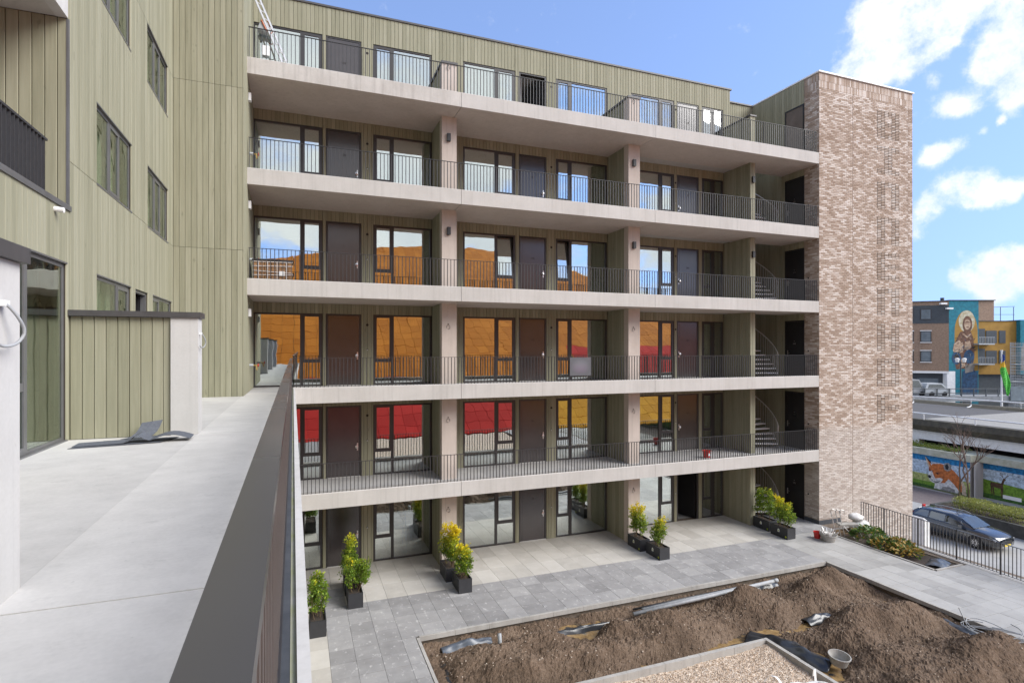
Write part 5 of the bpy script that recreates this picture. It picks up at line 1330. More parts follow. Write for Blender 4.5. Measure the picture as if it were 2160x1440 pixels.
# low dark planter wall with hedge
m = MB(); m.box(38.55, 38.75, 8, 24.5, ZS, ZS+.75); m.box(40.6, 40.8, 8, 24.5, ZS, ZS+.75); m.box(38.75, 40.6, 24.3, 24.5, ZS, ZS+.75)
simple('dark_wall', (.075, .075, .068), (.045, .045, .04), 4, .9)
pw_ = m.build('low_planter_wall', 'dark_wall'); tag(pw_, 'low dark wall of the street planting bed behind the parked car', 'wall')
m = MB(); m.box(38.75, 40.6, 8, 24.3, ZS+.3, ZS+.62); m.build('bed_earth', 'soil_dark', pw_)
def leafblob(name, label, cat, boxes, mats, n, s0, s1, seed, kind=None):
    r = random.Random(seed); m = MB()
    for i in range(n):
        x0, x1, ya, yb, za, zb = boxes[r.randrange(len(boxes))]
        c = Vector((r.uniform(x0, x1), r.uniform(ya, yb), za+(zb-za)*math.sqrt(r.random()))); c.z += .12*mnoise.noise(c*1.7)
        d = Vector((r.gauss(0, 1), r.gauss(0, 1), r.gauss(.5, .7))).normalized(); sd_ = d.cross(Vector((r.random(), r.random(), r.random()))).normalized(); s = r.uniform(s0, s1)
        m.face([c, c+d*s*.5+sd_*s*.35, c+d*s, c+d*s*.5-sd_*s*.35], r.randrange(len(mats)), .02+.96*r.random())
    o = m.build(name, mats); tag(o, label, cat, kind=kind); return o
leafblob('hedge', 'clipped yellowish green hedge in the street bed behind the car', 'hedge', [(39.0, 40.4, 19.8, 23.5, ZS+.6, ZS+1.35)], ['hedge_leaf'], 5200, .05, .10, 41)
leafblob('ground_cover', 'low green ground cover spilling over the dark street wall', 'ground cover', [(38.6, 40.5, 9, 19.6, ZS+.6, ZS+.9)], ['moss_leaf'], 3500, .05, .11, 42, 'stuff')
# white panel stack beside the tower base
ws = thing('panel_stack', (32, 21, ZS), 'stack of white panels standing on the street beside the tower', 'panels')
for i in range(5): m = MB(); m.box(31.75+i*.10, 31.83+i*.10, 20.5, 21.6, ZS+.002, ZS+1.65-.06*i); m.build('panel', 'white_paint', ws)
# parked car (local frame: nose towards -y)
def make_car():
    c = thing('parked_car', (35.32, 20.9, ZS+.006), 'dark blue estate car with roof bars parked behind the bar fence', 'car', local=True)
    simple('car_paint', (.012, .014, .019), (.010, .012, .016), 2, .16, spec=.8)
    MATS['car_paint'].node_tree.nodes['Principled BSDF'].inputs['Coat Weight'].default_value = .8
    # y from rear (+2.4) to nose (-2.35)
    ST = [(2.40, .62, .42, .88), (2.34, .80, .30, .98), (2.0, .88, .24, 1.02), (1.2, .905, .20, 1.02), (0, .915, .20, 1.00), (-.95, .915, .20, .975), (-1.25, .91, .21, .955), (-1.75, .895, .22, .90), (-2.10, .855, .24, .82), (-2.28, .76, .28, .74), (-2.36, .64, .34, .66)]
    m = MB(); ring = []
    for y, w, zb, zt in ST:
        h = zt-zb
        half = [(w*.86, zb), (w*.97, zb+h*.16), (w, zb+h*.45), (w*.985, zb+h*.72), (w*.93, zt-.015), (w*.80, zt+.015), (w*.4, zt+.04)]
        pr = [(-a, b_) for a, b_ in reversed(half)]+half
        pr = half+[(0, zt+.045)]+[(-a, b_) for a, b_ in reversed(half)]
        ring.append([(a, y, b_) for a, b_ in pr])
    n = len(ring[0]); i0 = len(m.v)
    for r_ in ring: m.v += r_
    for k in range(len(ring)-1):
        for j in range(n): m.f.append((k*n+j, k*n+(j+1) % n, (k+1)*n+(j+1) % n, (k+1)*n+j)); m.m.append(0); m.r.append(0)
    m.f.append(tuple(range(n))); m.m.append(0); m.r.append(0); m.f.append(tuple((len(ring)-1)*n+j for j in reversed(range(n)))); m.m.append(0); m.r.append(0)
    o = m.build('body', 'car_paint', c, smooth=True); fixnormals(o)
    G = [(2.22, 1.05, .70, .80), (1.72, 1.40, .60, .84), (1.0, 1.47, .62, .86), (0, 1.465, .63, .87), (-.45, 1.41, .62, .87), (-1.22, .98, .66, .84)]
    m = MB(); ring = []
    for y, zr, wr, wb_ in G:
        zb = .95; pr = [(wb_, zb), (wb_*.55+wr*.45, zb+(zr-zb)*.5), (wr+.02, zr-.03), (wr-.08, zr), (0, zr+.02), (-wr+.08, zr), (-wr-.02, zr-.03), (-wb_*.55-wr*.45, zb+(zr-zb)*.5), (-wb_, zb)]
        ring.append([(a, y, b_) for a, b_ in pr])
    n = 9
    for r_ in ring: m.v += r_
    for k in range(len(ring)-1):
        for j in range(n-1): m.f.append((k*n+j, k*n+j+1, (k+1)*n+j+1, (k+1)*n+j)); m.m.append(0); m.r.append(0)
    o = m.build('cabin', 'car_paint', c, smooth=True); fixnormals(o)
    def gp(y, t, side, off=.012):
        for (a, b_) in zip(G, G[1:]):
            if a[0] >= y >= b_[0]:
                s = (a[0]-y)/(a[0]-b_[0]); zr = a[1]+(b_[1]-a[1])*s; wr = a[2]+(b_[2]-a[2])*s; wb_ = a[3]+(b_[3]-a[3])*s
                return (side*(wb_+(wr+.02-wb_)*t+off), y, .95+(zr-.03-.95)*t)
    for side in (1, -1):
        for ys in ((1.95, 1.15), (1.05, .25), (.15, -.80)):
            yb, yf_ = ys; top1, top2 = .86, .86
            a, b_ = gp(yb, .12, side), gp(yf_, .12, side); c1 = gp(max(yf_, -.55) if yf_ < -.5 else yf_, .86, side); d1 = gp(yb if yb < 1.5 else 1.65, .86, side)
            q = MB(); q.face([a, b_, c1, d1]); w = q.build('side_window', 'car_glass', c); s_ = w.modifiers.new('t', 'SOLIDIFY'); s_.thickness = .01
    q = MB(); q.face([(-.60, -.50, 1.395), (.60, -.50, 1.395), (.70, -1.20, 1.012), (-.70, -1.20, 1.012)]); w = q.build('windscreen', 'car_glass', c); s_ = w.modifiers.new('t', 'SOLIDIFY'); s_.thickness = .01
    q = MB(); q.face([(-.58, 1.80, 1.37), (.58, 1.80, 1.37), (.66, 2.20, 1.08), (-.66, 2.20, 1.08)]); w = q.build('rear_window', 'car_glass', c); s_ = w.modifiers.new('t', 'SOLIDIFY'); s_.thickness = .01
    for sx in (1, -1):
        for y in (1.38, -1.36):
            q = MB(); prof = [(.20, -.10), (.30, -.105), (.325, -.08), (.325, .08), (.30, .105), (.20, .10)]
            q.lathe(prof, 0, 0, 24); q.v = [(sx*.83+z_, y+x_, .325+y_) for x_, y_, z_ in q.v]; wh = q.build('wheel', 'rubber', c, smooth=True)
            q = MB(); q.lathe([(.205, .09), (.215, .06), (.205, -.08)], 0, 0, 24)
            for k in range(10):
                a = 2*math.pi*k/10; q.prism([(.03*math.cos(a+1.57)+.04*math.cos(a), .03*math.sin(a+1.57)+.04*math.sin(a)), (-.03*math.cos(a+1.57)+.04*math.cos(a), -.03*math.sin(a+1.57)+.04*math.sin(a)), (.21*math.cos(a)-.016*math.cos(a+1.57), .21*math.sin(a)-.016*math.sin(a+1.57)), (.21*math.cos(a)+.016*math.cos(a+1.57), .21*math.sin(a)+.016*math.sin(a+1.57))], 'z', .05, .085)
            q.v = [(sx*(.83+z_), y+x_, .325+y_) for x_, y_, z_ in q.v]; q.build('rim', 'alu', wh)
            q = MB(); q.lathe([(.0, .0), (.37, .0), (.37, .02), (.0, .02)], 0, 0, 24); q.v = [(sx*(.895+z_), y+x_, .345+y_) for x_, y_, z_ in q.v]; q.build('wheel_arch', 'rubber', c)
        q = MB(); q.prism([(-2.02, .66), (-2.26, .60), (-2.28, .68), (-2.05, .76)], 'x', sx*.62, sx*.80); fixnormals(q.build('headlight', 'galv', c))
        q = MB(); q.box(min(sx*.93, sx*1.08), max(sx*.93, sx*1.08), -.80, -.62, .98, 1.10); q.build('wing_mirror', 'car_paint', c)
        q = MB(); q.box(min(sx*.62, sx*.80), max(sx*.62, sx*.80), 2.30, 2.40, .80, 1.30); q.build('tail_light', 'red_plastic', c)
        q = MB(); q.tube([(sx*.56, 1.6, 1.47), (sx*.57, 1.2, 1.53), (sx*.58, 0, 1.53), (sx*.57, -.3, 1.47)], .014, 6); q.build('roof_bar', 'alu', c)
    q = MB(); q.box(-.42, .42, -2.375, -2.33, .44, .62); q.build('grille', 'black_plastic', c)
    q = MB(); q.box(-.26, .26, -2.40, -2.36, .34, .44); q.build('number_plate', 'yellow', c)
    return c
make_car()
# mural wall along the street
def patch(mb, pts, x, m): mb.face([(x, y, z) for y, z in pts], m)
for nm, col in (('paint_sky', (.50, .62, .74)), ('paint_blue', (.02, .22, .50)), ('paint_grass', (.16, .30, .03)), ('paint_grass_dark', (.05, .13, .02)), ('paint_fox', (.56, .17, .045)), ('paint_fox_dark', (.30, .085, .03)), ('paint_white', (.70, .69, .67)), ('paint_grey', (.30, .29, .28)), ('paint_black', (.02, .02, .025)), ('paint_deer', (.10, .055, .03)), ('paint_cream', (.62, .50, .36)), ('paint_hay', (.42, .46, .16))):
    simple(nm, col, tuple(v*.5 for v in col), 6, .85, local=False, detail=10, lo=.36, hi=.60)
XM = 46.0
mw = thing('mural_wall', (XM, 20, ZS), 'street wall painted with a large fox head and a stag on a meadow', 'wall')
m = MB(); m.box(XM, XM+.4, 26.42, 60, ZS, ZS+2.55); m.build('fox_wall', 'concrete', mw)
m = MB(); m.box(XM+.9, XM+1.3, -60, 26.1, ZS, ZS+2.55); m.box(XM+.02, XM+1.3, 26.1, 26.2, ZS, ZS+2.55); m.build('stag_wall', 'concrete', mw)
m = MB(); m.box(XM-.18, XM+2.2, 26.3, 60, ZS+2.56, ZS+3.05); m.box(XM+.55, XM+2.2, -60, 26.295, ZS+2.56, ZS+3.05); simple('ledge', (.46, .47, .40), (.33, .34, .26), 3, .9); m.build('ledge', 'ledge', mw)
m = MB(); m.box(XM+.41, XM+.9, 26.2, 26.42, ZS, ZS+2.5); m.build('doorway', 'black_plastic', mw)
X0 = XM-.004
m = MB(); m.face([(X0, 60, ZS+2.1), (X0, 26.43, ZS+2.1), (X0, 26.43, ZS+2.55), (X0, 60, ZS+2.55)], 1); m.face([(X0, 60, ZS+1.25), (X0, 26.43, ZS+1.05), (X0, 26.43, ZS+2.1), (X0, 60, ZS+2.1)], 0)
m.face([(X0, 60, ZS+.55), (X0, 26.43, ZS+.50), (X0, 26.43, ZS+1.05), (X0, 60, ZS+1.25)], 4); m.face([(X0, 60, ZS+.02), (X0, 26.43, ZS+.02), (X0, 26.43, ZS+.50), (X0, 60, ZS+.55)], 2)
m.face([(X0-.002, 60, ZS+.01), (X0-.002, 26.43, ZS+.01), (X0-.002, 26.43, ZS+.22), (X0-.002, 60, ZS+.25)], 3)
m.build('meadow_painting', ['paint_sky', 'paint_blue', 'paint_grass', 'paint_grass_dark', 'paint_hay'], mw)
# fox: coordinates (u along wall to the viewer's right = -y, v up) u from 0 at y=29.45
def fxp(L_): return [(29.38-u*.01, ZS+v*.01) for u, v in L_]
fx_parts = [
 ('paint_fox', [(70, 8), (55, 40), (10, 150), (35, 195), (95, 205), (150, 195), (190, 165), (240, 110), (262, 20), (262, 5)], .006),
 ('paint_cream', [(225, 130), (245, 105), (268, 60), (272, 4), (240, 4), (242, 60)], .0075),
 ('paint_fox', [(-12, 238), (8, 218), (30, 175), (10, 150)], .0075), ('paint_cream', [(-22, 245), (-5, 222), (18, 165), (0, 172)], .009), ('paint_black', [(-22, 245), (22, 208), (30, 192), (10, 205)], .010),
 ('paint_grey', [(120, 165), (112, 190), (122, 215), (150, 222), (170, 200), (165, 170), (140, 155)], .008), ('paint_black', [(128, 172), (124, 198), (140, 215), (152, 190), (145, 168)], .0095),
 ('paint_white', [(45, 8), (55, 55), (120, 62), (150, 100), (185, 70), (215, 35), (225, 5)], .0085),
 ('paint_grey', [(90, 5), (110, 35), (160, 40), (190, 30), (200, 4)], .0095),
 ('paint_white', [(-2, 92), (15, 130), (30, 142), (42, 108), (55, 85), (95, 98), (112, 88), (95, 62), (45, 48), (18, 60)], .0105),
 ('paint_fox_dark', [(5, 150), (18, 160), (22, 135), (8, 132)], .0108), ('paint_fox', [(42, 110), (62, 88), (100, 108), (122, 102), (118, 128), (70, 140)], .0115), ('paint_fox_dark', [(52, 128), (80, 140), (95, 126), (70, 118)], .0125),
 ('paint_black', [(62, 127), (72, 133), (82, 126), (72, 122)], .0135), ('paint_black', [(10, 142), (17, 148), (20, 140), (14, 136)], .0125),
 ('paint_black', [(-2, 96), (12, 104), (26, 96), (22, 80), (8, 78)], .0125), ('paint_black', [(22, 66), (48, 55), (75, 58), (98, 78), (72, 64), (46, 61)], .0125)]
for mt, L_, off in fx_parts: m = MB(); patch(m, fxp(L_), XM-off, 0); m.build('fox_painting', mt, mw)
# stag wall painting
X1 = XM+.896
m = MB(); m.face([(X1, 26.09, ZS+2.1), (X1, -60, ZS+2.1), (X1, -60, ZS+2.55), (X1, 26.09, ZS+2.55)], 1); m.face([(X1, 26.09, ZS+1.35), (X1, 22, ZS+1.0), (X1, -60, ZS+1.2), (X1, -60, ZS+2.1), (X1, 26.09, ZS+2.1)], 0)
m.face([(X1, 26.09, ZS+.02), (X1, -60, ZS+.02), (X1, -60, ZS+1.2), (X1, 22, ZS+1.0), (X1, 26.09, ZS+1.35)], 2); m.face([(X1-.002, 26.09, ZS+.01), (X1-.002, -60, ZS+.01), (X1-.002, -60, ZS+.4), (X1-.002, 26.09, ZS+.35)], 3)
m.build('meadow_painting', ['paint_sky', 'paint_blue', 'paint_grass', 'paint_grass_dark'], mw)
def dp(L_): return [(25.75-u*.01, ZS+.30+v*.01) for u, v in L_]
for L_ in ([(10, 75), (14, 92), (60, 92), (88, 95), (92, 70), (80, 55), (30, 60), (14, 55)], [(14, 60), (26, 60), (22, 30), (26, 5), (20, 5), (14, 30)], [(26, 58), (36, 58), (34, 30), (38, 2), (31, 2), (26, 34)], [(74, 60), (84, 60), (82, 30), (84, -6), (78, -6), (76, 30)], [(82, 60), (92, 66), (90, 30), (93, 0), (87, 0), (84, 30)], [(76, 88), (92, 90), (100, 118), (108, 122), (104, 132), (90, 132), (86, 118)],
 [(90, 132), (93, 132), (84, 150), (70, 158), (68, 156), (80, 148)], [(98, 132), (101, 132), (112, 148), (126, 158), (124, 161), (109, 151)], [(80, 147), (82, 149), (74, 172), (72, 171)], [(112, 148), (114, 147), (120, 174), (118, 175)], [(85, 143), (87, 144), (88, 165), (86, 165)]):
    m = MB(); patch(m, dp(L_), X1-.006, 0); m.build('stag_painting', 'paint_deer', mw)
for bx_ in ((140, 178), (175, 165), (185, 150)):
    m = MB(); patch(m, dp([(bx_[0], bx_[1]), (bx_[0]+8, bx_[1]-4), (bx_[0]+16, bx_[1]+2), (bx_[0]+8, bx_[1]-8)]), X1-.006, 0); m.build('bird_painting', 'paint_black', mw)
m = MB(); m.box(X1-.03, X1-.008, 23.75, 24.85, ZS+.22, ZS+.47); m.build('white_board', 'white_paint', mw)
leafblob('ledge_ivy', 'green ivy strip creeping along the mural wall ledge', 'ivy', [(XM+.2, XM+1.6, 27.2, 34, ZS+3.0, ZS+3.3), (XM+.1, XM+.8, 27.5, 31, ZS+3.0, ZS+3.2)], ['moss_leaf', 'hedge_leaf'], 3600, .05, .12, 43, 'stuff')
# parking deck
pk = thing('parking_deck', (48, 28, ZS), 'low concrete parking deck with white beam and mossy dark parapet', 'parking deck')
m = MB(); m.box(48.0, 48.5, -60, 70, .12, .86); m.build('edge_beam', 'white_paint', pk)
simple('moss_parapet', (.085, .075, .05), (.045, .04, .03), 3, .95, stretch=(1, 1, .4))
m = MB(); m.prism([(47.7, .87), (47.55, 1.3), (47.85, 1.74), (48.3, 1.74), (48.3, .87)], 'y', -60, 70); fixnormals(m.build('parapet', 'moss_parapet', pk))
m = MB(); m.box(48.3, 64, -60, 70, 1.3, 1.70); m.build('deck', 'asphalt', pk)
simple('deck_gravel', (.30, .285, .26), (.22, .21, .19), 6, .9)
m = MB(); m.box(48.9, 62.5, -60, 31.5, 1.70, 1.715); m.build('deck_surface', 'deck_gravel', pk)
m = MB(); m.box(52, 63.9, -60, 70, ZS, 1.3); m.build('rear_wall', 'black_plastic', pk)
m = MB(); m.prism([(62.4, 1.7), (63.0, 1.95), (64, 1.95), (64, 1.7)], 'y', -60, 70); fixnormals(m.build('rear_kerb', 'moss_parapet', pk))
for y in (32.0, 20, 8): m = MB(); m.box(48.05, 48.75, y-.6, y+.6, -.6, .11); m.build('bearing_block', 'white_paint', pk)
m = MB(); m.tube([(47.95, 60, 2.24), (47.95, 8, 2.24)], .06, 8); m.build('front_rail', 'white_paint', pk)
for y in (37, 30.95, 27.2, 23.4, 19.7, 16): m = MB(); m.tube([(47.95, y, 2.24), (47.95, y, 1.74)], .05, 8); m.build('rail_post', 'white_paint', pk)
m = MB(); m.tube([(52, 70, 2.5), (62.6, 34.3, 2.5), (63.3, 30, 2.45)], .07, 8); m.build('rear_rail', 'white_paint', pk)
for t in (.5, .58, .66, .745, .83, .96, 1.06):
    x, y = 52+10.6*t, 70-35.7*t; m = MB(); m.tube([(x, y, 2.5), (x+.15, y, 2.3), (x+.15, y, 1.9), (x-.1, y, 1.78), (x-.5, y, 1.75)], .06, 7); m.build('rail_bracket', 'white_paint', pk)
# bare street tree
def bare_tree(x, y, label, seed, h):
    r = random.Random(seed); t = thing('bare_tree', (x, y, ZS), label, 'tree', 'young bare street trees'); tk = MB(); br = MB()
    def grow(p, d, ln, rad, lv, mb):
        q = p+d*ln; mid = p+d*ln*.5+Vector((r.gauss(0, .04), r.gauss(0, .04), 0))*ln; mb.tube([p, mid, q], [rad, rad*.85, rad*.65], 6 if lv < 2 else 4)
        if lv >= 5: return
        for i in range(r.choice((2, 2, 3)) if lv else 2):
            nd_ = (d+Vector((r.gauss(0, .42), r.gauss(0, .42), r.gauss(.12, .25)))).normalized(); grow(q if r.random() < .75 else p+d*ln*r.uniform(.6, .95), nd_, ln*r.uniform(.55, .85), rad*.62, lv+1, br)
    base_ = Vector((x, y, ZS+.3)); grow(base_, Vector((r.gauss(0, .05), r.gauss(0, .05), 1)).normalized(), h*.36, .085, 0, tk)
    tk.build('trunk', 'bark', t); br.build('crown', 'twig', t)
bare_tree(40.2, 23.55, 'bare young tree with forked crown in the street bed behind the car', 3, 5.6)
bare_tree(40.0, 22.9, 'thinner bare young tree next to the forked one in the street bed', 8, 5.4)

# ================================================================== FAR BLOCK WITH MURALS (local frame, x to the right, y away)
ca, sa = math.cos(TH), math.sin(TH)
fb = thing('painted_corner_block', (70*ca+90*sa, -70*sa+90*ca, ZS), 'distant brick block with teal corner mural of a robed figure and ochre wing', 'building', rz=-TH, local=True)
simple('far_brick', (.30, .205, .145), (.22, .15, .105), 4, .9, local=True); simple('far_dark', (.055, .065, .075), (.042, .05, .058), 3, .7, local=True)
simple('mural_teal', (.015, .175, .23), (.012, .13, .18), 2.2, .85, local=True, detail=9, lo=.40, hi=.60); simple('mural_ochre', (.36, .20, .035), (.26, .14, .025), 1.0, .8, local=True)
simple('mural_brown', (.17, .085, .05), (.08, .04, .028), 2.2, .85, local=True, detail=9, lo=.40, hi=.60); simple('mural_skin', (.46, .34, .24), (.28, .18, .12), 2.4, .85, local=True, detail=9, lo=.42, hi=.58); simple('mural_halo', (.50, .47, .36), (.36, .30, .18), 2.2, .85, local=True, detail=9, lo=.40, hi=.60); simple('mural_blue', (.03, .085, .17), (.02, .045, .09), 2.2, .85, local=True, detail=9, lo=.40, hi=.60); simple('mural_grey', (.30, .27, .235), (.16, .14, .12), .9, .8, local=True); simple('mural_night', (.035, .03, .03), None, 2.2, .85, local=True, detail=9, lo=.40, hi=.60)
g = 3.3   # local z of camera-world zero
def fbox(name, mat, x0, x1, y0, y1, z0, z1): m = MB(); m.box(x0, x1, y0, y1, z0+g, z1+g); return m.build(name, mat, fb)
# corner at x=0; left wing turned back, x<0
def left(u, z): # point on the receding left wall
    return (-u*.93, u*.37, z+g)
def lquad(name, mat, u0, u1, z0, z1, off=0.0, th=.2):
    m = MB(); nx_, ny_ = -.37, -.93
    P = [left(u0, z0), left(u1, z0), left(u1, z1), left(u0, z1)]; f = [(p[0]+nx_*off, p[1]+ny_*off, p[2]) for p in P]; bq = [(p[0]-nx_*th+nx_*off, p[1]-ny_*th+ny_*off, p[2]) for p in P]
    m.face(f); m.face(bq[::-1])
    for i in range(4): j = (i+1) % 4; m.face([f[j], f[i], bq[i], bq[j]])
    o = m.build(name, mat, fb); fixnormals(o); return o
lquad('brick_wall', 'far_brick', .02, 14, 3.9, 11.6); lquad('slate_storey', 'far_dark', .02, 14, 11.6, 14.5, .05); lquad('roof_band', 'far_brick', .02, 14, 14.5, 15.1); lquad('ground_storey', 'far_dark', .02, 14, ZS, 3.6, -.8)
lquad('white_band', 'white_paint', .02, 14, 3.55, 3.9, .12); lquad('roof_edge', 'coping', -.05, 14, 15.1, 15.22, .15)
for u in (3.1, 5.5):
    for z in (5.4, 8.6, 12.2):
        w = lquad('window', 'frame_dark', u-.75, u+.75, z, z+1.75, .09, .1); pn = lquad('pane', 'glass_far', u-.62, u+.62, z+.12, z+1.62, .11, .01); pn.parent = w; pn.location = WL[pn]-WL[w]
        if z < 12: lquad('sill', 'white_paint', u-.8, u+.8, z-.14, z-.02, .16, .1); lquad('lintel', 'white_paint', u-.8, u+.8, z+1.77, z+1.89, .1, .05)
        lquad('blind', 'white_paint' if z > 12 and u > 5 else 'room_wall', u-.6, u+.6, z+.65, z+1.6, .04, .02)
for u in (1.2, 4.6, 8.0): lquad('shop_window', 'glass_far', u, u+2.9, .6, 2.7, -.7, .05)
fbox('corner_wall', 'mural_teal', .0, 4.75, .0, 12, 3.9, 15.2); fbox('corner_roof_edge', 'coping', -.05, 7.4, -.12, 12.1, 15.2, 15.32); fbox('lift_shaft', 'far_brick', 4.76, 7.3, .1, 12, 11.95, 15.195)
fbox('ochre_wing', 'mural_ochre', 4.76, 10.9, .12, 12, 3.4, 11.9); fbox('ochre_wing_edge', 'coping', 4.8, 10.95, .02, 12.05, 11.9, 12.0); fbox('far_wing', 'mural_teal', 10.91, 30, -.6, 12, 3.4, 12.1); fbox('wing_base', 'far_dark', 4.76, 30, .6, 12, ZS, 3.4)
fbox('corner_pier', 'white_paint', -.3, 1.0, -.02, .9, ZS, 3.9); fbox('mural_base', 'mural_teal', 1.0, 4.75, .02, 12, ZS, 3.9)
def fdisc(name, mat, L_, off): m = MB(); m.face([(x, -off, z+g) for x, z in L_]); m.build(name, mat, fb)
def ell(cx_, cz_, rx, rz_, n=22, a0=0, a1=6.2832): return [(cx_+rx*math.cos(a0+(a1-a0)*i/n), cz_+rz_*math.sin(a0+(a1-a0)*i/n)) for i in range(n if a1-a0 > 6 else n+1)]
fdisc('figure_painting', 'mural_ochre', [(.9, 5.5), (.9, 10.0)]+ell(2.75, 10.2, 1.85, 3.4, 18, math.pi, 0)+[(4.6, 10.0), (4.7, 4.0), (3.0, 3.95)], .004)
fdisc('figure_painting', 'mural_halo', ell(2.85, 11.9, 1.3, 1.75), .008); fdisc('figure_painting', 'mural_brown', ell(2.95, 11.4, .78, 1.35), .012); fdisc('figure_painting', 'mural_skin', ell(2.95, 11.4, .5, .85), .016)
fdisc('figure_painting', 'mural_brown', ell(2.95, 11.75, .38, .10), .02); fdisc('figure_painting', 'mural_brown', ell(2.95, 10.95, .22, .08), .02)
fdisc('figure_painting', 'mural_brown', [(1.8, 10.2), (2.6, 10.4), (3.5, 10.3), (3.9, 9.2), (4.1, 6.5), (3.8, 4.4), (1.2, 4.2), (.7, 6.0), (.8, 8.2)], .0125)
fdisc('figure_painting', 'mural_skin', [(.8, 8.3), (1.6, 8.9), (2.3, 8.2), (2.2, 7.0), (1.3, 6.6), (.6, 7.2)], .017); fdisc('figure_painting', 'mural_skin', [(2.6, 8.6), (3.3, 8.8), (3.6, 7.8), (3.0, 7.2), (2.4, 7.6)], .017)
fdisc('figure_painting', 'mural_blue', ell(1.2, 6.0, .75, 1.0), .018); fdisc('figure_painting', 'mural_blue', ell(3.2, 6.2, .85, 1.15), .018); fdisc('figure_painting', 'mural_night', ell(1.2, 6.1, .4, .55), .022); fdisc('figure_painting', 'mural_skin', [(1.9, 5.8), (2.5, 6.0), (2.6, 4.6), (1.7, 4.4)], .022); fdisc('figure_painting', 'mural_brown', [(2.0, 9.6), (3.4, 9.5), (2.9, 8.8), (2.2, 9.0)], .023); fdisc('figure_painting', 'mural_skin', [(2.1, 9.9), (2.9, 9.2), (3.6, 9.9), (3.3, 9.9), (2.9, 9.5), (2.4, 9.95)], .026)
fdisc('figure_painting', 'mural_blue', [(2.0, .2), (4.6, .2), (4.6, 3.6), (3.4, 4.6), (2.2, 3.8)], .012); fdisc('figure_painting', 'mural_grey', [(2.6, 3.6), (3.9, 3.9), (4.2, 5.0), (3.2, 5.4), (2.5, 4.8)], .0165)
rp_ = random.Random(12)
for q_ in range(70):
    cx_, cz_ = rp_.uniform(.9, 4.1), rp_.uniform(4.2, 10.0); a_ = rp_.uniform(0, 3.1); l_, w_ = rp_.uniform(.15, .55), rp_.uniform(.04, .14)
    fdisc('figure_painting', rp_.choice(('mural_brown', 'mural_skin', 'mural_night', 'mural_blue', 'mural_grey', 'mural_brown')), [(cx_+l_*math.cos(a_)-w_*math.sin(a_), cz_+l_*math.sin(a_)+w_*math.cos(a_)), (cx_+w_*.6*math.cos(a_), cz_+w_*1.4), (cx_-l_*math.cos(a_), cz_-l_*math.sin(a_)), (cx_+w_*math.sin(a_), cz_-w_*math.cos(a_))], .030+q_*.0006)
fdisc('lion_painting', 'mural_grey', [(11.0, 4.0), (11.05, 7.6), (11.7, 8.8), (13.2, 9.3), (15.5, 8.8), (16, 4)], .606); fdisc('lion_painting', 'mural_skin', [(11.6, 4.5), (11.7, 6.8), (12.5, 7.8), (14, 7.6), (14.2, 4.6)], .61); fdisc('lion_painting', 'mural_brown', [(12.0, 6.4), (12.6, 6.9), (12.9, 6.3), (12.4, 6.0)], .614); fdisc('lion_painting', 'mural_night', [(12.3, 5.6), (13.2, 5.7), (12.9, 5.0)], .614)
for (x, z) in ((4.9, 8.4), (4.9, 5.2)):
    m = MB(); m.box(x-.9, x+1.6, -1.0, .1, z-.25+g, z-.05+g); m.build('balcony', 'galv', fb)
    m = MB(); m.box(x-.9, x+1.6, -1.0, -.97, z+.9+g, z+.95+g)
    for i in range(11): m.box(x-.9+i*.249, x-.87+i*.249, -1.0, -.98, z-.05+g, z+.9+g)
    m.build('balcony_railing', 'galv', fb)
    fbox('window', 'far_dark', x-.3, x+.9, .02, .11, z, z+2.3); fbox('window', 'far_dark', x+1.1, x+2.8, .02, .11, z, z+2.0); fbox('window', 'far_dark', x+3.2, x+4.2, .02, .11, z, z+2.0)
for x in (1.9, -4.5, -9): m = MB(); m.tube([(x, 3.5+abs(x)*.2, 15.2+g), (x, 3.5+abs(x)*.2, 16.0+g)], .28, 8); m.build('chimney', 'far_dark', fb)
m = MB()
for x in (5.3, 7.0, 8.6, 10.7): m.tube([(x, .4, 12+g), (x, .4, 14.2+g)], .05, 5)
m.tube([(5.0, .4, 14.1+g), (10.9, .4, 14.3+g)], .04, 5); m.tube([(4.9, .4, 13.0+g), (10.9, .4, 13.0+g)], .03, 5); m.build('roof_rail', 'far_dark', fb)
for u, z in ((1.0, 14.6), (.2, 13.8)): m = MB(); q = left(u, z); m.box(q[0]-.5, q[0]+.5, q[1]-.6, q[1]-.2, q[2], q[2]+.25); m.build('floodlight', 'white_paint', fb)
# cage staircase
cg = thing('cage_staircase', (78.6*ca+86*sa, -78.6*sa+86*ca, ZS), 'tall cylindrical wire mesh stair tower in front of the ochre wing', 'staircase', rz=-TH, local=True)
m = MB(); rr_ = 1.75
for i in range(36):
    a = 2*math.pi*i/36; m.tube([(rr_*math.cos(a), rr_*math.sin(a), 0), (rr_*math.cos(a), rr_*math.sin(a), 11.8)], .025, 4, cap=False)
for k in range(26): m.tube([(rr_*math.cos(2*math.pi*i/18), rr_*math.sin(2*math.pi*i/18), .3+k*.45) for i in range(19)], .022 if k % 6 else .07, 4, cap=False)
m.tube([(0, 0, 0), (0, 0, 11.8)], .12, 8); o = m.build('mesh_cage', 'galv', cg); o['kind'] = 'stuff'
for k in range(36): a = k*.5; m = MB(); m.prism([(0, 0), (1.6*math.cos(a), 1.6*math.sin(a)), (1.6*math.cos(a+.5), 1.6*math.sin(a+.5))], 'z', .3+k*.31, .36+k*.31); m.build('tread', 'galv', cg)
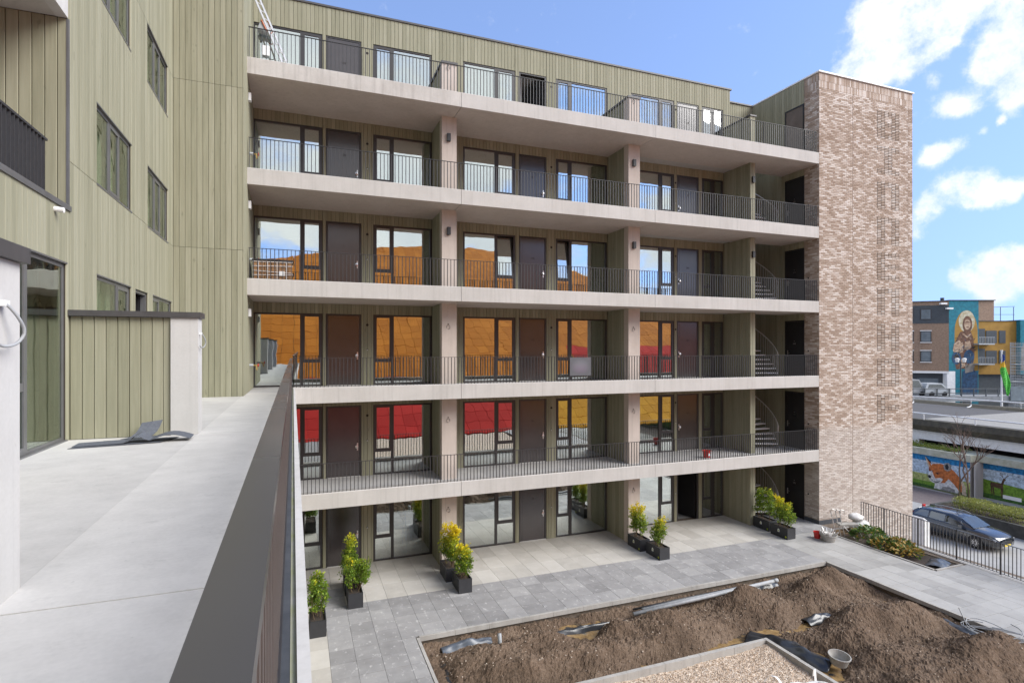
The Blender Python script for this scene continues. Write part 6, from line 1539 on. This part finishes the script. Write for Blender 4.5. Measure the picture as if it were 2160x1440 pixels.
# flag and pole
fp = thing('flagpole', (64.4, 34.25, 1.715), 'white flagpole with a limp green, yellow and blue flag', 'flagpole')
m = MB(); m.tube([(64.4, 34.25, 1.0), (64.4, 34.25, 7.3)], [.09, .06], 10); m.tube([(64.4, 34.25, 7.3), (64.4, 34.25, 7.4)], .10, 10); m.build('pole', 'white_paint', fp)
simple('flag_green', (.08, .48, .05), (.04, .30, .03), 2, .7); simple('flag_yellow', (.72, .42, .02), None, 2, .7); simple('flag_blue', (.012, .05, .30), None, 2, .7)
m = MB(); NV, NT = 22, 6
def FP(v, q):
    w = (.10+.95*v if v < .7 else .765-.9*(v-.7)); off = -.22*math.sin(math.pi*min(1, v*1.6))*(v < .62)+(.30*(v-.62)/.38 if v > .62 else 0)
    u = off*(1-q)+w*q
    return (64.4+.93*u+.05*math.sin(5*q+6*v), 34.25-.36*u-.10+.09*math.sin(7*q+4*v), 7.05-3.9*v-.25*q)
for a in range(NV):
    for b_ in range(NT):
        v0, v1, q0, q1 = a/NV, (a+1)/NV, b_/NT, (b_+1)/NT; s = v0+.10*q0
        m.face([FP(v0, q0), FP(v0, q1), FP(v1, q1), FP(v1, q0)], 0 if s < .17 else (1 if s < .33 else 2))
o = m.build('flag', ['flag_blue', 'flag_yellow', 'flag_green'], fp, smooth=True); s_ = o.modifiers.new('t', 'SOLIDIFY'); s_.thickness = .01
# raised walkway in front of the far block
wk = thing('raised_walkway', (70*ca+78*sa, -70*sa+78*ca, ZS), 'grey raised walkway with dark railing and glass panels before the painted block', 'walkway', rz=-TH, local=True)
simple('walk_grey', (.22, .23, .24), (.15, .16, .17), 2, .8, local=True)
m = MB(); m.box(-16, 26, 0, 3.5, 3.3+.2, 3.3+.9); m.build('deck', 'walk_grey', wk)
m = MB()
for z in (1.35, 1.95): m.tube([(-16, .1, z+g), (26, .1, z+g)], .05, 5)
x = -16
while x < 26: m.box(x-.06, x+.06, .05, .15, .9+g, 2.0+g); x += 1.7
m.build('railing', 'far_dark', wk)
for x in (-.9, 1.2): m = MB(); m.box(x, x+2.0, -.15, -.1, .3+g, 2.3+g); m.build('glass_panel', 'glass_far', wk)
for x in (-12, -6, 0, 6, 12, 18, 24): m = MB(); m.box(x-.35, x+.35, .8, 1.5, 0, .2+g); m.build('pier', 'walk_grey', wk)
simple('sign_blue', (.02, .09, .30), None, 3, .6, local=True)
def signboard(x, z, w, h, txt, label):
    t = thing('shop_sign', (x*ca+77*sa, -x*sa+77*ca, ZS), label, 'sign', rz=-TH, local=True)
    m = MB(); m.box(-w/2, w/2, 0, .08, z+g-h/2, z+g+h/2); m.build('panel', 'sign_blue', t)
    m = MB(); m.box(-.05, .05, .081, .18, 0, z+g); m.build('post', 'galv', t)
    if txt: textmesh('lettering', txt, h*.8, 'white_plastic', t, (0, -.006, z+g), (R(90), 0, 0))
signboard(67.2, -.9, 2.0, .75, 'VVVV', 'blue shop sign with white letters below the raised walkway')
signboard(59.0, -.2, .6, 1.0, 'P', 'small blue sign hung in the dark under the walkway')
def street_lamp(x, d, h, label, heads):
    t = thing('street_lamp', (x*ca+d*sa, -x*sa+d*ca, ZS), label, 'street lamp', rz=-TH, local=True)
    m = MB(); m.tube([(0, 0, 0), (0, 0, h)], .08, 8); m.build('post', 'far_dark' if heads == 2 else 'galv', t)
    if heads == 2:
        m = MB(); m.tube([(-.55, 0, h-.2), (.55, 0, h-.2)], .04, 6); m.build('arm', 'far_dark', t)
        for s in (-.5, .5): m = MB(); m.lathe([(0, h-.1), (.18, h-.1), (.28, h+.35), (.30, h+.4), (.1, h+.5), (0, h+.5)], s, 0, 12); m.build('lantern', 'cloth_white', t)
    else:
        m = MB(); m.box(-1.1, .1, -.12, .12, h-.06, h+.06); m.build('lamp_head', 'white_paint', t)
street_lamp(63.9, 80, 9.0, 'dark twin lantern street lamp in front of the painted block', 2)
street_lamp(73.0, 72, 5.4, 'pale grey post lamp with flat arm near the flagpole', 1)
street_lamp(77.5, 76, 7.5, 'tall grey post lamp with flat head at the walkway end', 1)
# parked vans on the far deck
def van(x, d, z, L_, h, mat, label):
    t = thing('parked_van', (x*ca+d*sa, -x*sa+d*ca, z), label, 'van', rz=-TH, local=True)
    m = MB(); m.prism([(-L_/2, .35), (L_/2, .35), (L_/2, .95), (L_/2-.6, 1.15), (L_/2-1.3, h), (-L_/2+.25, h), (-L_/2, 1.1)], 'y', -.95, .95); fixnormals(m.build('body', mat, t))
    m = MB(); m.prism([(-L_/2+.35, 1.15), (L_/2-.85, 1.15), (L_/2-1.4, h-.15), (-L_/2+.5, h-.15)], 'y', -.965, -.952); fixnormals(m.build('side_window', 'car_glass', t))
    for xx in (-L_/2+.9, L_/2-.9):
        m = MB(); m.lathe([(0, -.1), (.32, -.1), (.32, .1), (0, .1)], 0, 0, 16); m.v = [(xx+a, -.90+c, .32+b_) for a, b_, c in m.v]; m.build('wheel', 'rubber', t)
van(55.3, 79.6, 4.2-3.3, 6.0, 2.3, 'pipe_grey', 'long silver van parked on the raised walkway level')
van(59.4, 79.2, 4.2-3.3, 3.6, 1.8, 'galv', 'pale car with large glass area parked beside the silver van')
